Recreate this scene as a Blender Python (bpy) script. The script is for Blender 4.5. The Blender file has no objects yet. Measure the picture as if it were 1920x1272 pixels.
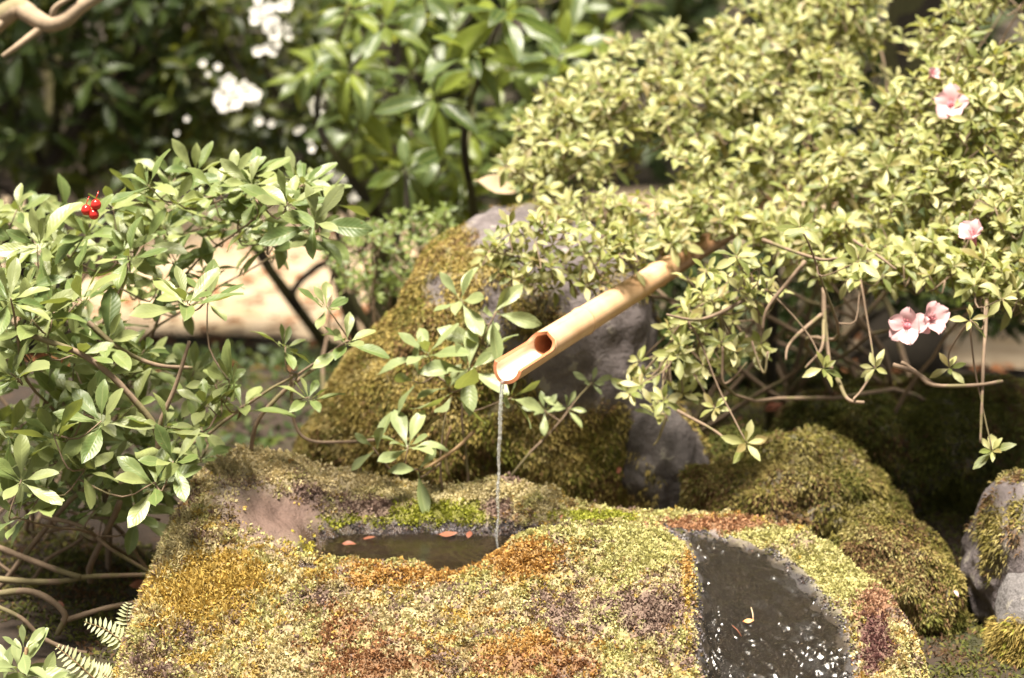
import bpy, math, random
import numpy as np
from mathutils import Vector, Matrix

random.seed(11)
rng = np.random.default_rng(11)
scene = bpy.context.scene
col = scene.collection
R = math.radians

# ------------------------------------------------------------------ camera, sky, sun, exposure
PITCH, FOCAL, CY, CZ = R(12.0), 70.0, -3.1, 1.6
FPX = 1920 * FOCAL / 36.0
cam_data = bpy.data.cameras.new('camera')
cam_data.lens, cam_data.sensor_width = FOCAL, 36.0
cam_data.clip_start, cam_data.clip_end = 0.05, 900.0
cam_data.dof.use_dof = True
cam_data.dof.focus_distance = 3.08
cam_data.dof.aperture_fstop = 2.6
cam = bpy.data.objects.new('camera', cam_data)
col.objects.link(cam)
cam.location = (0, CY, CZ)
cam.rotation_euler = (R(90) - PITCH, 0, 0)
scene.camera = cam

SUN_DIR = Vector((-0.10, -0.22, 0.95)).normalized()          # towards the sun
SUN_EL = math.asin(SUN_DIR.z)
SUN_AZ = math.atan2(SUN_DIR.x, SUN_DIR.y)                     # clockwise from +Y
world = bpy.data.worlds.new('World')
scene.world = world
world.use_nodes = True
wn = world.node_tree
for n in list(wn.nodes):
    wn.nodes.remove(n)
w_out = wn.nodes.new('ShaderNodeOutputWorld')
w_bg = wn.nodes.new('ShaderNodeBackground')
w_sky = wn.nodes.new('ShaderNodeTexSky')
w_sky.sky_type = 'NISHITA'
w_sky.sun_disc = False
w_sky.sun_elevation = SUN_EL
w_sky.sun_rotation = SUN_AZ
w_sky.air_density = 0.5
w_sky.dust_density = 0.6
w_hs = wn.nodes.new('ShaderNodeHueSaturation')                # thin bright overcast: nearly white sky
w_hs.inputs['Saturation'].default_value = 0.25
wn.links.new(w_sky.outputs[0], w_hs.inputs['Color'])
w_mx = wn.nodes.new('ShaderNodeMix')
w_mx.data_type, w_mx.blend_type = 'RGBA', 'MULTIPLY'
w_mx.inputs[0].default_value = 1.0
w_mx.inputs[7].default_value = (1.0, 0.94, 0.82, 1)
wn.links.new(w_hs.outputs[0], w_mx.inputs[6])
wn.links.new(w_mx.outputs[2], w_bg.inputs['Color'])
w_bg.inputs['Strength'].default_value = 0.05
wn.links.new(w_bg.outputs[0], w_out.inputs[0])

sun_data = bpy.data.lights.new('sun', 'SUN')
sun_data.energy = 5.0
sun_data.angle = R(16.0)
sun_data.color = (1.0, 0.92, 0.79)
sun = bpy.data.objects.new('sun', sun_data)
col.objects.link(sun)
sun.location = (0, 0, 6)
sun.rotation_euler = SUN_DIR.to_track_quat('Z', 'Y').to_euler()

vs = scene.view_settings
vs.view_transform, vs.look = 'Standard', 'None'
vs.exposure, vs.gamma, vs.use_curve_mapping = 1.72, 1.0, False
scene.cycles.use_denoising = True
scene.cycles.max_bounces = 8
scene.cycles.diffuse_bounces = 3
scene.cycles.transparent_max_bounces = 8
scene.cycles.sample_clamp_indirect = 4.0

# ------------------------------------------------------------------ helpers
SP, CP = math.sin(PITCH), math.cos(PITCH)

def W(u, v, Y):
    """the place at depth Y that the photograph shows at pixel (u, v)"""
    a, b = (u - 960) / FPX, (636 - v) / FPX
    dy, dz = CP + b * SP, -SP + b * CP
    t = (Y - CY) / dy
    return Vector((a * t, Y, CZ + dz * t))

def proj(p):
    p = np.asarray(p, float)
    x, y, z = p[..., 0], p[..., 1] - CY, p[..., 2] - CZ
    d = y * CP - z * SP
    return 960 + FPX * x / d, 636 - FPX * (y * SP + z * CP) / d, d

def _hash(ix, iy, iz, seed):
    h = (ix.astype(np.int64) * 374761393 + iy.astype(np.int64) * 668265263 + iz.astype(np.int64) * 2147483647 + seed * 1274126177) & 0xFFFFFFFF
    h = ((h ^ (h >> 13)) * 1274126177) & 0xFFFFFFFF
    h = ((h ^ (h >> 16)) * 2246822519) & 0xFFFFFFFF
    return ((h ^ (h >> 15)) & 0xFFFFFF) / float(0xFFFFFF)

def noise(p, scale=1.0, seed=0, octaves=1):
    """value noise in -1..1 at points p (N,3)"""
    p = np.asarray(p, float) * scale
    out, amp, tot = np.zeros(len(p)), 1.0, 0.0
    for o in range(octaves):
        q = p * (2 ** o) + 17.3 * o
        i = np.floor(q)
        f = q - i
        f = f * f * (3 - 2 * f)
        ix, iy, iz = i[:, 0], i[:, 1], i[:, 2]
        v = 0
        for dx in (0, 1):
            for dy in (0, 1):
                for dz in (0, 1):
                    w = (f[:, 0] if dx else 1 - f[:, 0]) * (f[:, 1] if dy else 1 - f[:, 1]) * (f[:, 2] if dz else 1 - f[:, 2])
                    v = v + w * _hash(ix + dx, iy + dy, iz + dz, seed + o)
        out += amp * (v * 2 - 1)
        tot += amp
        amp *= 0.5
    return out / tot

def sstep(a, b, x):
    t = np.clip((x - a) / (b - a), 0, 1)
    return t * t * (3 - 2 * t)

def mesh_np(name, verts, faces, attrs=None, smooth=True, cols=None):
    """verts (N,3); faces: list of (M,3) or (M,4) arrays"""
    me = bpy.data.meshes.new(name)
    verts = np.asarray(verts, np.float32)
    faces = [np.asarray(f, np.int32) for f in (faces if isinstance(faces, list) else [faces]) if len(f)]
    loops = np.concatenate([f.ravel() for f in faces])
    sizes = np.concatenate([np.full(len(f), f.shape[1], np.int32) for f in faces])
    starts = np.concatenate([[0], np.cumsum(sizes)[:-1]]).astype(np.int32)
    me.vertices.add(len(verts))
    me.vertices.foreach_set('co', verts.ravel())
    me.loops.add(len(loops))
    me.loops.foreach_set('vertex_index', loops)
    me.polygons.add(len(sizes))
    me.polygons.foreach_set('loop_start', starts)
    if smooth:
        me.polygons.foreach_set('use_smooth', np.ones(len(sizes), bool))
    me.update(calc_edges=True)
    for k, a in (attrs or {}).items():
        at = me.attributes.new(k, 'FLOAT', 'POINT')
        at.data.foreach_set('value', np.asarray(a, np.float32))
    if cols is not None:
        at = me.color_attributes.new('tint', 'FLOAT_COLOR', 'POINT')
        c4 = np.ones((len(verts), 4), np.float32)
        c4[:, :3] = cols
        at.data.foreach_set('color', c4.ravel())
    me.validate()
    return me

def link(name, me, mat=None, parent=None, loc=None, kind=None, label=None):
    o = bpy.data.objects.new(name, me)
    col.objects.link(o)
    if mat is not None and me is not None and not me.materials:
        me.materials.append(mat)
    if parent is not None:
        o.parent = parent
    if loc is not None:
        o.location = loc
    if kind:
        o['kind'] = kind
    if label:
        o['label'] = label
    return o

def tag(o, label, cat, group=None):
    o['label'], o['category'] = label, cat
    if group:
        o['group'] = group
    return o

def empty(name, loc, label, cat, group=None):
    o = bpy.data.objects.new(name, None)
    o.empty_display_size = 0.05
    col.objects.link(o)
    o.location = loc
    return tag(o, label, cat, group)

class Geo:
    """collects tubes, leaves and tufts for ONE mesh"""
    def __init__(self):
        self.v, self.f, self.n = [], [], 0
    def add(self, v, f):
        v = np.asarray(v, float)
        self.v.append(v)
        for q in (f if isinstance(f, list) else [f]):
            self.f.append(np.asarray(q) + self.n)
        self.n += len(v)
    def tube(self, pts, radii, seg=6, cap=True):
        v, f = tube_arrays(pts, radii, seg, cap)
        self.add(v, f)
    def mesh(self, name, **k):
        return mesh_np(name, np.concatenate(self.v), self.f, **k)
    def build(self, name, mat, parent=None, kind=None, **k):
        V = np.concatenate(self.v)
        off = np.array(parent.matrix_basis.translation) if parent is not None else 0
        return link(name, mesh_np(name, V - off, self.f, **k), mat, parent, kind=kind)

def tube_arrays(pts, radii, seg=6, cap=True):
    P = np.asarray(pts, float)
    n = len(P)
    rad = np.broadcast_to(np.asarray(radii, float), (n,))
    T = np.gradient(P, axis=0)
    T /= np.linalg.norm(T, axis=1)[:, None] + 1e-9
    ref = np.array([0, 0, 1.0]) if abs(T[0][2]) < 0.9 else np.array([1.0, 0, 0])
    N = np.zeros_like(P)
    cur = ref
    for i in range(n):
        cur = cur - T[i] * cur.dot(T[i])
        cur = cur / (np.linalg.norm(cur) + 1e-9)
        N[i] = cur
    B = np.cross(T, N)
    a = np.linspace(0, 2 * math.pi, seg, endpoint=False)
    V = P[:, None] + rad[:, None, None] * (np.cos(a)[None, :, None] * N[:, None] + np.sin(a)[None, :, None] * B[:, None])
    V = V.reshape(-1, 3)
    i, j = np.meshgrid(np.arange(n - 1), np.arange(seg), indexing='ij')
    j2 = (j + 1) % seg
    F = np.stack([i * seg + j, i * seg + j2, (i + 1) * seg + j2, (i + 1) * seg + j], -1).reshape(-1, 4)
    faces = [F]
    if cap:
        V = np.concatenate([V, P[:1] - T[:1] * rad[0] * .3, P[-1:] + T[-1:] * rad[-1] * .5])
        c0, c1 = n * seg, n * seg + 1
        jj = np.arange(seg)
        k2 = (jj + 1) % seg
        faces.append(np.stack([np.full(seg, c0), k2, jj], -1))
        faces.append(np.stack([np.full(seg, c1), (n - 1) * seg + jj, (n - 1) * seg + k2], -1))
    return V, faces

def smooth_path(pts, n=14, wob=0.0, seed=0):
    """Catmull-Rom through pts, with a little natural wobble"""
    P = [np.array(p, float) for p in pts]
    P = [2 * P[0] - P[1]] + P + [2 * P[-1] - P[-2]]
    out = []
    segs = len(P) - 3
    per = max(2, n // segs)
    for s in range(segs):
        p0, p1, p2, p3 = P[s:s + 4]
        for t in np.linspace(0, 1, per, endpoint=False):
            out.append(.5 * (2 * p1 + (p2 - p0) * t + (2 * p0 - 5 * p1 + 4 * p2 - p3) * t * t + (3 * p1 - p0 - 3 * p2 + p3) * t ** 3))
    out.append(P[-2])
    out = np.array(out)
    if wob:
        k = np.stack([noise(out, 9, seed + 1, 2), noise(out, 9, seed + 2, 2), noise(out, 9, seed + 3, 2)], -1)
        env = np.sin(np.linspace(0, math.pi, len(out)))[:, None] ** .5
        out = out + k * wob * env
    return out

# ------------------------------------------------------------------ materials
def nt(name):
    m = bpy.data.materials.new(name)
    m.use_nodes = True
    t = m.node_tree
    for n in list(t.nodes):
        t.nodes.remove(n)
    out = t.nodes.new('ShaderNodeOutputMaterial')
    return m, t, out

def N(t, kind, **kw):
    n = t.nodes.new(kind)
    for k, v in kw.items():
        if k in n.inputs:
            n.inputs[k].default_value = v
        else:
            setattr(n, k, v)
    return n

def ramp(t, fac, stops):
    r = t.nodes.new('ShaderNodeValToRGB')
    el = r.color_ramp.elements
    el[0].position, el[0].color = stops[0][0], (*stops[0][1], 1)
    el[1].position, el[1].color = stops[-1][0], (*stops[-1][1], 1)
    for p, c in stops[1:-1]:
        e = el.new(p)
        e.color = (*c, 1)
    t.links.new(fac, r.inputs['Fac'])
    return r.outputs['Color']

def math_(t, op, a, b=None):
    n = t.nodes.new('ShaderNodeMath')
    n.operation = op
    for i, x in enumerate((a, b)):
        if x is None:
            continue
        if isinstance(x, (int, float)):
            n.inputs[i].default_value = x
        else:
            t.links.new(x, n.inputs[i])
    return n.outputs[0]

def mixc(t, fac, a, b, mode='MIX'):
    n = t.nodes.new('ShaderNodeMix')
    n.data_type, n.blend_type = 'RGBA', mode
    for i, x in ((0, fac), (6, a), (7, b)):
        if isinstance(x, (int, float)):
            n.inputs[i].default_value = x
        elif isinstance(x, tuple):
            n.inputs[i].default_value = (*x, 1) if len(x) == 3 else x
        else:
            t.links.new(x, n.inputs[i])
    return n.outputs[2]

def tex_noise(t, scale, detail=3, rough=.55, coord=None, dist=0):
    n = t.nodes.new('ShaderNodeTexNoise')
    n.inputs['Scale'].default_value = scale
    n.inputs['Detail'].default_value = detail
    n.inputs['Roughness'].default_value = rough
    n.inputs['Distortion'].default_value = dist
    if coord is not None:
        t.links.new(coord, n.inputs['Vector'])
    return n.outputs['Fac']

def position(t):
    return t.nodes.new('ShaderNodeNewGeometry').outputs['Position']

def leaf_material(name, greens, vein, back, rough=.38, spec=.5, transl=.3, spots=0.0):
    m, t, out = nt(name)
    L = t.links
    at = N(t, 'ShaderNodeAttribute', attribute_name='rnd')
    oi = t.nodes.new('ShaderNodeObjectInfo')
    rnd = math_(t, 'FRACT', math_(t, 'ADD', at.outputs['Fac'], oi.outputs['Random']))
    c = ramp(t, rnd, [(i / (len(greens) - 1), g) for i, g in enumerate(greens)])
    lx = N(t, 'ShaderNodeAttribute', attribute_name='lx').outputs['Fac']
    ly = N(t, 'ShaderNodeAttribute', attribute_name='ly').outputs['Fac']
    ax = math_(t, 'ABSOLUTE', lx)
    mid = math_(t, 'SUBTRACT', 1.0, math_(t, 'MINIMUM', math_(t, 'MULTIPLY', ax, 7.0), 1.0))
    side = math_(t, 'SINE', math_(t, 'MULTIPLY', math_(t, 'SUBTRACT', ly, math_(t, 'MULTIPLY', ax, .22)), 62.0))
    pos = position(t)
    blot = tex_noise(t, 55, 4, .6, pos)
    c = mixc(t, math_(t, 'MULTIPLY', mid, .55), c, vein)
    edge = math_(t, 'MULTIPLY', math_(t, 'POWER', ax, 3.0), .25)
    c = mixc(t, edge, c, vein)
    c = mixc(t, math_(t, 'MULTIPLY', math_(t, 'SUBTRACT', blot, .35), .5), c, greens[-1])
    if spots:
        sp = tex_noise(t, 160, 2, .5, pos)
        c = mixc(t, math_(t, 'MULTIPLY', math_(t, 'GREATER_THAN', sp, 1 - spots), .7), c, (.16, .09, .03))
    geo = t.nodes.new('ShaderNodeNewGeometry')
    c = mixc(t, math_(t, 'MULTIPLY', geo.outputs['Backfacing'], .75), c, back)
    bs = N(t, 'ShaderNodeBsdfPrincipled', Roughness=rough)
    bs.inputs['Specular IOR Level'].default_value = spec
    L.new(c, bs.inputs['Base Color'])
    rr = math_(t, 'ADD', rough - .1, math_(t, 'MULTIPLY', blot, .25))
    L.new(rr, bs.inputs['Roughness'])
    h = math_(t, 'ADD', math_(t, 'MULTIPLY', side, .25), math_(t, 'MULTIPLY', mid, -1.0))
    h = math_(t, 'ADD', h, math_(t, 'MULTIPLY', blot, 1.2))
    bp = N(t, 'ShaderNodeBump', Strength=.28, Distance=.0012)
    L.new(h, bp.inputs['Height'])
    L.new(bp.outputs[0], bs.inputs['Normal'])
    tr = t.nodes.new('ShaderNodeBsdfTranslucent')
    L.new(mixc(t, .6, c, tuple(min(1, x * 2.6) * k for x, k in zip(vein, (1, 1, .35)))), tr.inputs['Color'])
    mx = N(t, 'ShaderNodeMixShader')
    mx.inputs[0].default_value = transl
    L.new(bs.outputs[0], mx.inputs[1])
    L.new(tr.outputs[0], mx.inputs[2])
    L.new(mx.outputs[0], out.inputs[0])
    return m

def bark_material(name, a, b, scale=60, rough=.8):
    m, t, out = nt(name)
    pos = position(t)
    n1 = tex_noise(t, scale, 4, .6, pos)
    n2 = tex_noise(t, scale * .18, 2, .5, pos)
    c = mixc(t, n1, a, b)
    c = mixc(t, math_(t, 'MULTIPLY', math_(t, 'GREATER_THAN', n2, .56), .5), c, (.13, .13, .04))
    bs = N(t, 'ShaderNodeBsdfPrincipled', Roughness=rough)
    t.links.new(c, bs.inputs['Base Color'])
    bp = N(t, 'ShaderNodeBump', Strength=.6, Distance=.002)
    t.links.new(n1, bp.inputs['Height'])
    t.links.new(bp.outputs[0], bs.inputs['Normal'])
    t.links.new(bs.outputs[0], out.inputs[0])
    return m

def tint_material(name, rough=.75, transl=.2, grain=400, spec=.3):
    """colour comes with each tuft (moss of several kinds), fine grain from noise"""
    m, t, out = nt(name)
    at = N(t, 'ShaderNodeAttribute', attribute_name='tint')
    g = tex_noise(t, grain, 2, .6, position(t))
    c = mixc(t, .5, at.outputs['Color'], mixc(t, g, (.35, .35, .35), (1.5, 1.5, 1.5)), 'MULTIPLY')
    bs = N(t, 'ShaderNodeBsdfPrincipled', Roughness=rough)
    bs.inputs['Specular IOR Level'].default_value = spec
    t.links.new(c, bs.inputs['Base Color'])
    sh = bs.outputs[0]
    if transl:
        tr = t.nodes.new('ShaderNodeBsdfTranslucent')
        t.links.new(c, tr.inputs['Color'])
        mx = N(t, 'ShaderNodeMixShader')
        mx.inputs[0].default_value = transl
        t.links.new(sh, mx.inputs[1])
        t.links.new(tr.outputs[0], mx.inputs[2])
        sh = mx.outputs[0]
    t.links.new(sh, out.inputs[0])
    return m

def stone_material(name, stops, rough=.75, scale=14, use_tint=False, wet=False):
    m, t, out = nt(name)
    pos = position(t)
    n1 = tex_noise(t, scale, 7, .62, pos, .4)
    n2 = tex_noise(t, scale * 16, 5, .7, pos)
    n3 = tex_noise(t, scale * 3.1, 4, .6, pos)
    c = ramp(t, n1, stops)
    c = mixc(t, .7, c, mixc(t, n3, (.35, .33, .33), (1.6, 1.6, 1.6)), 'MULTIPLY')
    c = mixc(t, .75, c, mixc(t, n2, (.3, .3, .3), (1.55, 1.5, 1.5)), 'MULTIPLY')
    lich = math_(t, 'MULTIPLY', math_(t, 'GREATER_THAN', n3, .63), .5)
    c = mixc(t, lich, c, (.36, .33, .27))
    bs = N(t, 'ShaderNodeBsdfPrincipled', Roughness=rough)
    if use_tint:
        at = N(t, 'ShaderNodeAttribute', attribute_name='tint')
        am = N(t, 'ShaderNodeAttribute', attribute_name='mossy')
        tc = mixc(t, .8, at.outputs['Color'], mixc(t, n2, (.3, .3, .3), (1.5, 1.5, 1.5)), 'MULTIPLY')
        c = mixc(t, am.outputs['Fac'], c, tc)
        aw = N(t, 'ShaderNodeAttribute', attribute_name='wet').outputs['Fac']
        wetc = mixc(t, 1.0, c, (.30, .24, .20), 'MULTIPLY')
        c = mixc(t, aw, c, wetc)
        t.links.new(math_(t, 'SUBTRACT', rough, math_(t, 'MULTIPLY', aw, rough - .22)), bs.inputs['Roughness'])
    t.links.new(c, bs.inputs['Base Color'])
    h = math_(t, 'ADD', math_(t, 'MULTIPLY', n2, .35), n3)
    bp = N(t, 'ShaderNodeBump', Strength=.9, Distance=.012)
    t.links.new(h, bp.inputs['Height'])
    t.links.new(bp.outputs[0], bs.inputs['Normal'])
    t.links.new(bs.outputs[0], out.inputs[0])
    return m

def plain_material(name, a, b, scale=40, rough=.6, spec=.4, transl=0.0):
    m, t, out = nt(name)
    n1 = tex_noise(t, scale, 4, .6, position(t))
    oi = t.nodes.new('ShaderNodeObjectInfo')
    f = math_(t, 'FRACT', math_(t, 'ADD', math_(t, 'MULTIPLY', n1, .7), math_(t, 'MULTIPLY', oi.outputs['Random'], .3)))
    c = mixc(t, f, a, b)
    bs = N(t, 'ShaderNodeBsdfPrincipled', Roughness=rough)
    bs.inputs['Specular IOR Level'].default_value = spec
    t.links.new(c, bs.inputs['Base Color'])
    sh = bs.outputs[0]
    if transl:
        tr = t.nodes.new('ShaderNodeBsdfTranslucent')
        t.links.new(c, tr.inputs['Color'])
        mx = N(t, 'ShaderNodeMixShader')
        mx.inputs[0].default_value = transl
        t.links.new(sh, mx.inputs[1])
        t.links.new(tr.outputs[0], mx.inputs[2])
        sh = mx.outputs[0]
    t.links.new(sh, out.inputs[0])
    return m

M_LEAF = leaf_material('broad_leaf', [(.065, .108, .028), (.125, .17, .05), (.23, .26, .095), (.19, .215, .095)], (.24, .27, .10), (.10, .125, .06), rough=.42, transl=.18, spots=.27)  # back tone darkened: shade under the leaves put into the colour
M_SPRIG = leaf_material('sprig_leaf', [(.16, .20, .08), (.21, .25, .12), (.26, .30, .13)], (.30, .33, .14), (.13, .15, .07), rough=.42, transl=.18)
M_AZALEA = leaf_material('azalea_leaf', [(.045, .075, .014), (.13, .165, .035), (.25, .27, .085), (.35, .35, .14), (.40, .38, .19), (.18, .205, .05), (.18, .13, .05)], (.36, .35, .14), (.13, .145, .055), rough=.45, transl=.2)  # backs darker than real azalea backs, painting the shade beneath each leaf
M_RHODO = leaf_material('rhododendron_leaf', [(.014, .036, .007), (.05, .085, .014), (.17, .21, .025), (.025, .05, .012), (.09, .13, .05)], (.25, .27, .07), (.13, .15, .09), rough=.38, spec=.42, transl=.28)
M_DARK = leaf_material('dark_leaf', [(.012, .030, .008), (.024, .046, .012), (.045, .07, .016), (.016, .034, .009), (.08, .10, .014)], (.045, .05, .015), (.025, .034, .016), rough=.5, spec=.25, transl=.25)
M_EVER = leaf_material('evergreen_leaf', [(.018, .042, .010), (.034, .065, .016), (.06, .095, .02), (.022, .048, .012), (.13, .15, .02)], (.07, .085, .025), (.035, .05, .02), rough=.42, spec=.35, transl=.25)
M_SMALL = leaf_material('small_leaf', [(.06, .09, .02), (.12, .16, .035), (.21, .25, .08)], (.2, .26, .08), (.18, .22, .12), rough=.42, transl=.3)
M_FERN = leaf_material('fern_leaflet', [(.36, .38, .20), (.44, .45, .27)], (.34, .34, .18), (.25, .27, .15), rough=.5, transl=.3)
M_TWIG = bark_material('twig_bark', (.12, .08, .052), (.27, .19, .125), 90)
M_TWIG_R = bark_material('young_stem', (.20, .12, .06), (.30, .20, .10), 90)
M_BARK = bark_material('tree_bark', (.02, .017, .012), (.065, .05, .035), 18, .9)
M_GNARL = bark_material('gnarled_bark', (.20, .14, .09), (.42, .32, .22), 40, .85)
M_MOSS = tint_material('moss', .8, .22)
M_STONE = stone_material('basin_stone', [(0, (.10, .085, .085)), (.45, (.19, .165, .16)), (.7, (.26, .235, .23)), (1, (.33, .31, .30))], .72, 12, True)
M_ROCK = stone_material('grey_rock', [(0, (.05, .041, .04)), (.45, (.125, .105, .105)), (.75, (.21, .185, .185)), (1, (.32, .29, .29))], .8, 9, True)
M_PETAL = plain_material('pink_petal', (.62, .36, .38), (.70, .50, .50), 30, .55, .3, .25)
M_THROAT = plain_material('petal_throat', (.72, .20, .26), (.75, .34, .38), 60, .55, .3, .25)
M_WHITE = plain_material('white_dot_surface', (.80, .78, .72), (.85, .83, .80), 30, .5, .4, .3)
M_BERRY = plain_material('red_berry', (.42, .012, .012), (.55, .03, .02), 40, .18, .6)
M_DEAD = plain_material('dead_leaf', (.20, .06, .025), (.42, .20, .08), 60, .7, .3, .15)
M_RED = plain_material('red_dead_leaf', (.15, .045, .025), (.28, .11, .06), 60, .55, .4, .15)
M_TAN = plain_material('pale_dead_leaf', (.50, .36, .22), (.60, .48, .33), 40, .6, .3, .2)

def bamboo_material(name, a, b, streak):
    m, t, out = nt(name)
    tc = t.nodes.new('ShaderNodeTexCoord')
    mp = N(t, 'ShaderNodeMapping')
    mp.inputs['Scale'].default_value = (90, 3, 90)
    t.links.new(tc.outputs['Object'], mp.inputs['Vector'])
    n1 = tex_noise(t, 1.0, 4, .6, mp.outputs[0])
    n2 = tex_noise(t, 14, 4, .6, tc.outputs['Object'])
    c = mixc(t, n1, a, b)
    c = mixc(t, math_(t, 'MULTIPLY', math_(t, 'SUBTRACT', n2, .40), 1.9), c, streak)
    bs = N(t, 'ShaderNodeBsdfPrincipled', Roughness=.42)
    bs.inputs['Specular IOR Level'].default_value = .45
    t.links.new(c, bs.inputs['Base Color'])
    bp = N(t, 'ShaderNodeBump', Strength=.2, Distance=.001)
    t.links.new(n1, bp.inputs['Height'])
    t.links.new(bp.outputs[0], bs.inputs['Normal'])
    t.links.new(bs.outputs[0], out.inputs[0])
    return m
M_BAMBOO = bamboo_material('bamboo_skin', (.60, .36, .19), (.73, .51, .33), (.46, .23, .10))
M_BORE = bamboo_material('bamboo_inside', (.74, .58, .42), (.82, .70, .56), (.66, .44, .27))
M_BAMBOO_OLD = bamboo_material('weathered_bamboo', (.27, .14, .075), (.38, .22, .12), (.18, .09, .05))
M_CUT = plain_material('bamboo_cut', (.34, .12, .05), (.45, .19, .09), 200, .6)
M_NODE = plain_material('bamboo_node', (.42, .24, .12), (.58, .38, .2), 90, .5)

def water_material(name, bump_scale, strength, dist, tint=(.93, .95, .88)):
    m, t, out = nt(name)
    bs = N(t, 'ShaderNodeBsdfPrincipled', Roughness=.03, IOR=1.333)
    bs.inputs['Base Color'].default_value = (*tint, 1)
    bs.inputs['Transmission Weight'].default_value = 1.0
    n1 = tex_noise(t, bump_scale, 3, .5, position(t), .6)
    bp = N(t, 'ShaderNodeBump', Strength=strength, Distance=dist)
    t.links.new(n1, bp.inputs['Height'])
    t.links.new(bp.outputs[0], bs.inputs['Normal'])
    t.links.new(bs.outputs[0], out.inputs[0])
    return m
M_WATER = water_material('pool_water', 60, .25, .002, (.62, .60, .42))
M_STREAM = water_material('stream_water', 170, .8, .004, (.97, .98, .98))
M_STREAM.node_tree.nodes['Principled BSDF'].inputs['Transmission Weight'].default_value = .8   # partly diffuse white, so it shows brighter than clear water
M_FILM = water_material('film_water', 220, .15, .001, (.86, .83, .74))
M_FILM.node_tree.nodes['Principled BSDF'].inputs['Roughness'].default_value = .2

# ------------------------------------------------------------------ leaf shapes
def leaf_template(w=.36, peak=.6, q=.85, curl=.18, fold=.25, rows=7, twist=0.0, stalk=.06, across=4):
    p = math.log(.5) / math.log(peak)
    V, lx, ly = [], [], []
    xs = np.linspace(-1, 1, across + 1)
    for i in range(rows + 1):
        t = i / rows
        hw = w * .5 * max(.015, math.sin(math.pi * min(.985, max(.02, t)) ** p) ** q)
        y = stalk + t * (1 - stalk)
        zc = -curl * t * t
        a = twist * t
        for x in xs:
            px, pz = x * hw, fold * abs(x) * hw + .02 * math.sin(9 * t + 2 * x)
            V.append((px * math.cos(a) - pz * math.sin(a), y * math.sqrt(max(.2, 1 - curl * curl * t * t)), zc + px * math.sin(a) + pz * math.cos(a)))
            lx.append(x)
            ly.append(t)
    k = across + 1
    F = [(i * k + j, i * k + j + 1, (i + 1) * k + j + 1, (i + 1) * k + j) for i in range(rows) for j in range(across)]
    b = len(V)                                                  # the stalk
    for x in (-.012, .012):
        V += [(x, -.03, 0), (x, stalk + .02, 0)]
        lx += [0, 0]
        ly += [0, 0]
    F.append((b, b + 2, b + 3, b + 1))
    return np.array(V), np.array(F), np.array(lx), np.array(ly)

def species(n, **kw):
    out = []
    base = dict(kw)
    for i in range(n):
        d = dict(base)
        d['curl'] = kw.get('curl', .18) + random.uniform(-.18, .22)
        d['fold'] = kw.get('fold', .25) + random.uniform(-.15, .2)
        d['twist'] = random.uniform(-.35, .35)
        d['w'] = kw.get('w', .36) * random.uniform(.88, 1.12)
        out.append(leaf_template(**d))
    return out

T_BROAD = species(7, w=.36, peak=.63, q=.8, curl=.16, fold=.22, rows=6)
T_AZ = species(7, w=.38, peak=.56, q=.9, curl=.12, fold=.22, rows=4, across=2)
T_RHODO = species(7, w=.34, peak=.54, q=.85, curl=.35, fold=.30, rows=6)
T_SMALL = species(5, w=.5, peak=.55, q=.8, curl=.1, fold=.2, rows=3, across=2)

def leaf_matrix(base, d, up, L, roll=0.0):
    d = Vector(d).normalized()
    up = Vector(up)
    x = d.cross(up)
    if x.length < 1e-4:
        x = d.orthogonal()
    x.normalize()
    z = x.cross(d)
    m = Matrix((x, d, z)).transposed()
    if roll:
        m = m @ Matrix.Rotation(roll, 3, 'Y')
    m = (m * L).to_4x4()
    m.translation = base
    return m

def rosette(c, axis, n, L, s0=38, s1=92, jit=.15, gap=.004):
    """a whorl of n leaves at the end of a shoot"""
    axis = Vector(axis).normalized()
    a0 = axis.orthogonal().normalized()
    b0 = axis.cross(a0)
    ph = random.uniform(0, 6.28)
    out = []
    for i in range(n):
        f = i / max(1, n - 1)
        s = R(s0 + (s1 - s0) * (1 - f) + random.gauss(0, 9))
        ang = ph + i * 2.39996 + random.gauss(0, jit)
        rad = a0 * math.cos(ang) + b0 * math.sin(ang)
        d = axis * math.cos(s) + rad * math.sin(s)
        up = axis * math.sin(s) - rad * math.cos(s)
        ln = L * (1.0 - .38 * f) * random.uniform(.8, 1.15)
        out.append(leaf_matrix(Vector(c) - axis * (1 - f) * L * .12 + rad * gap, d, up, ln, random.gauss(0, .22)))
    return out

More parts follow.
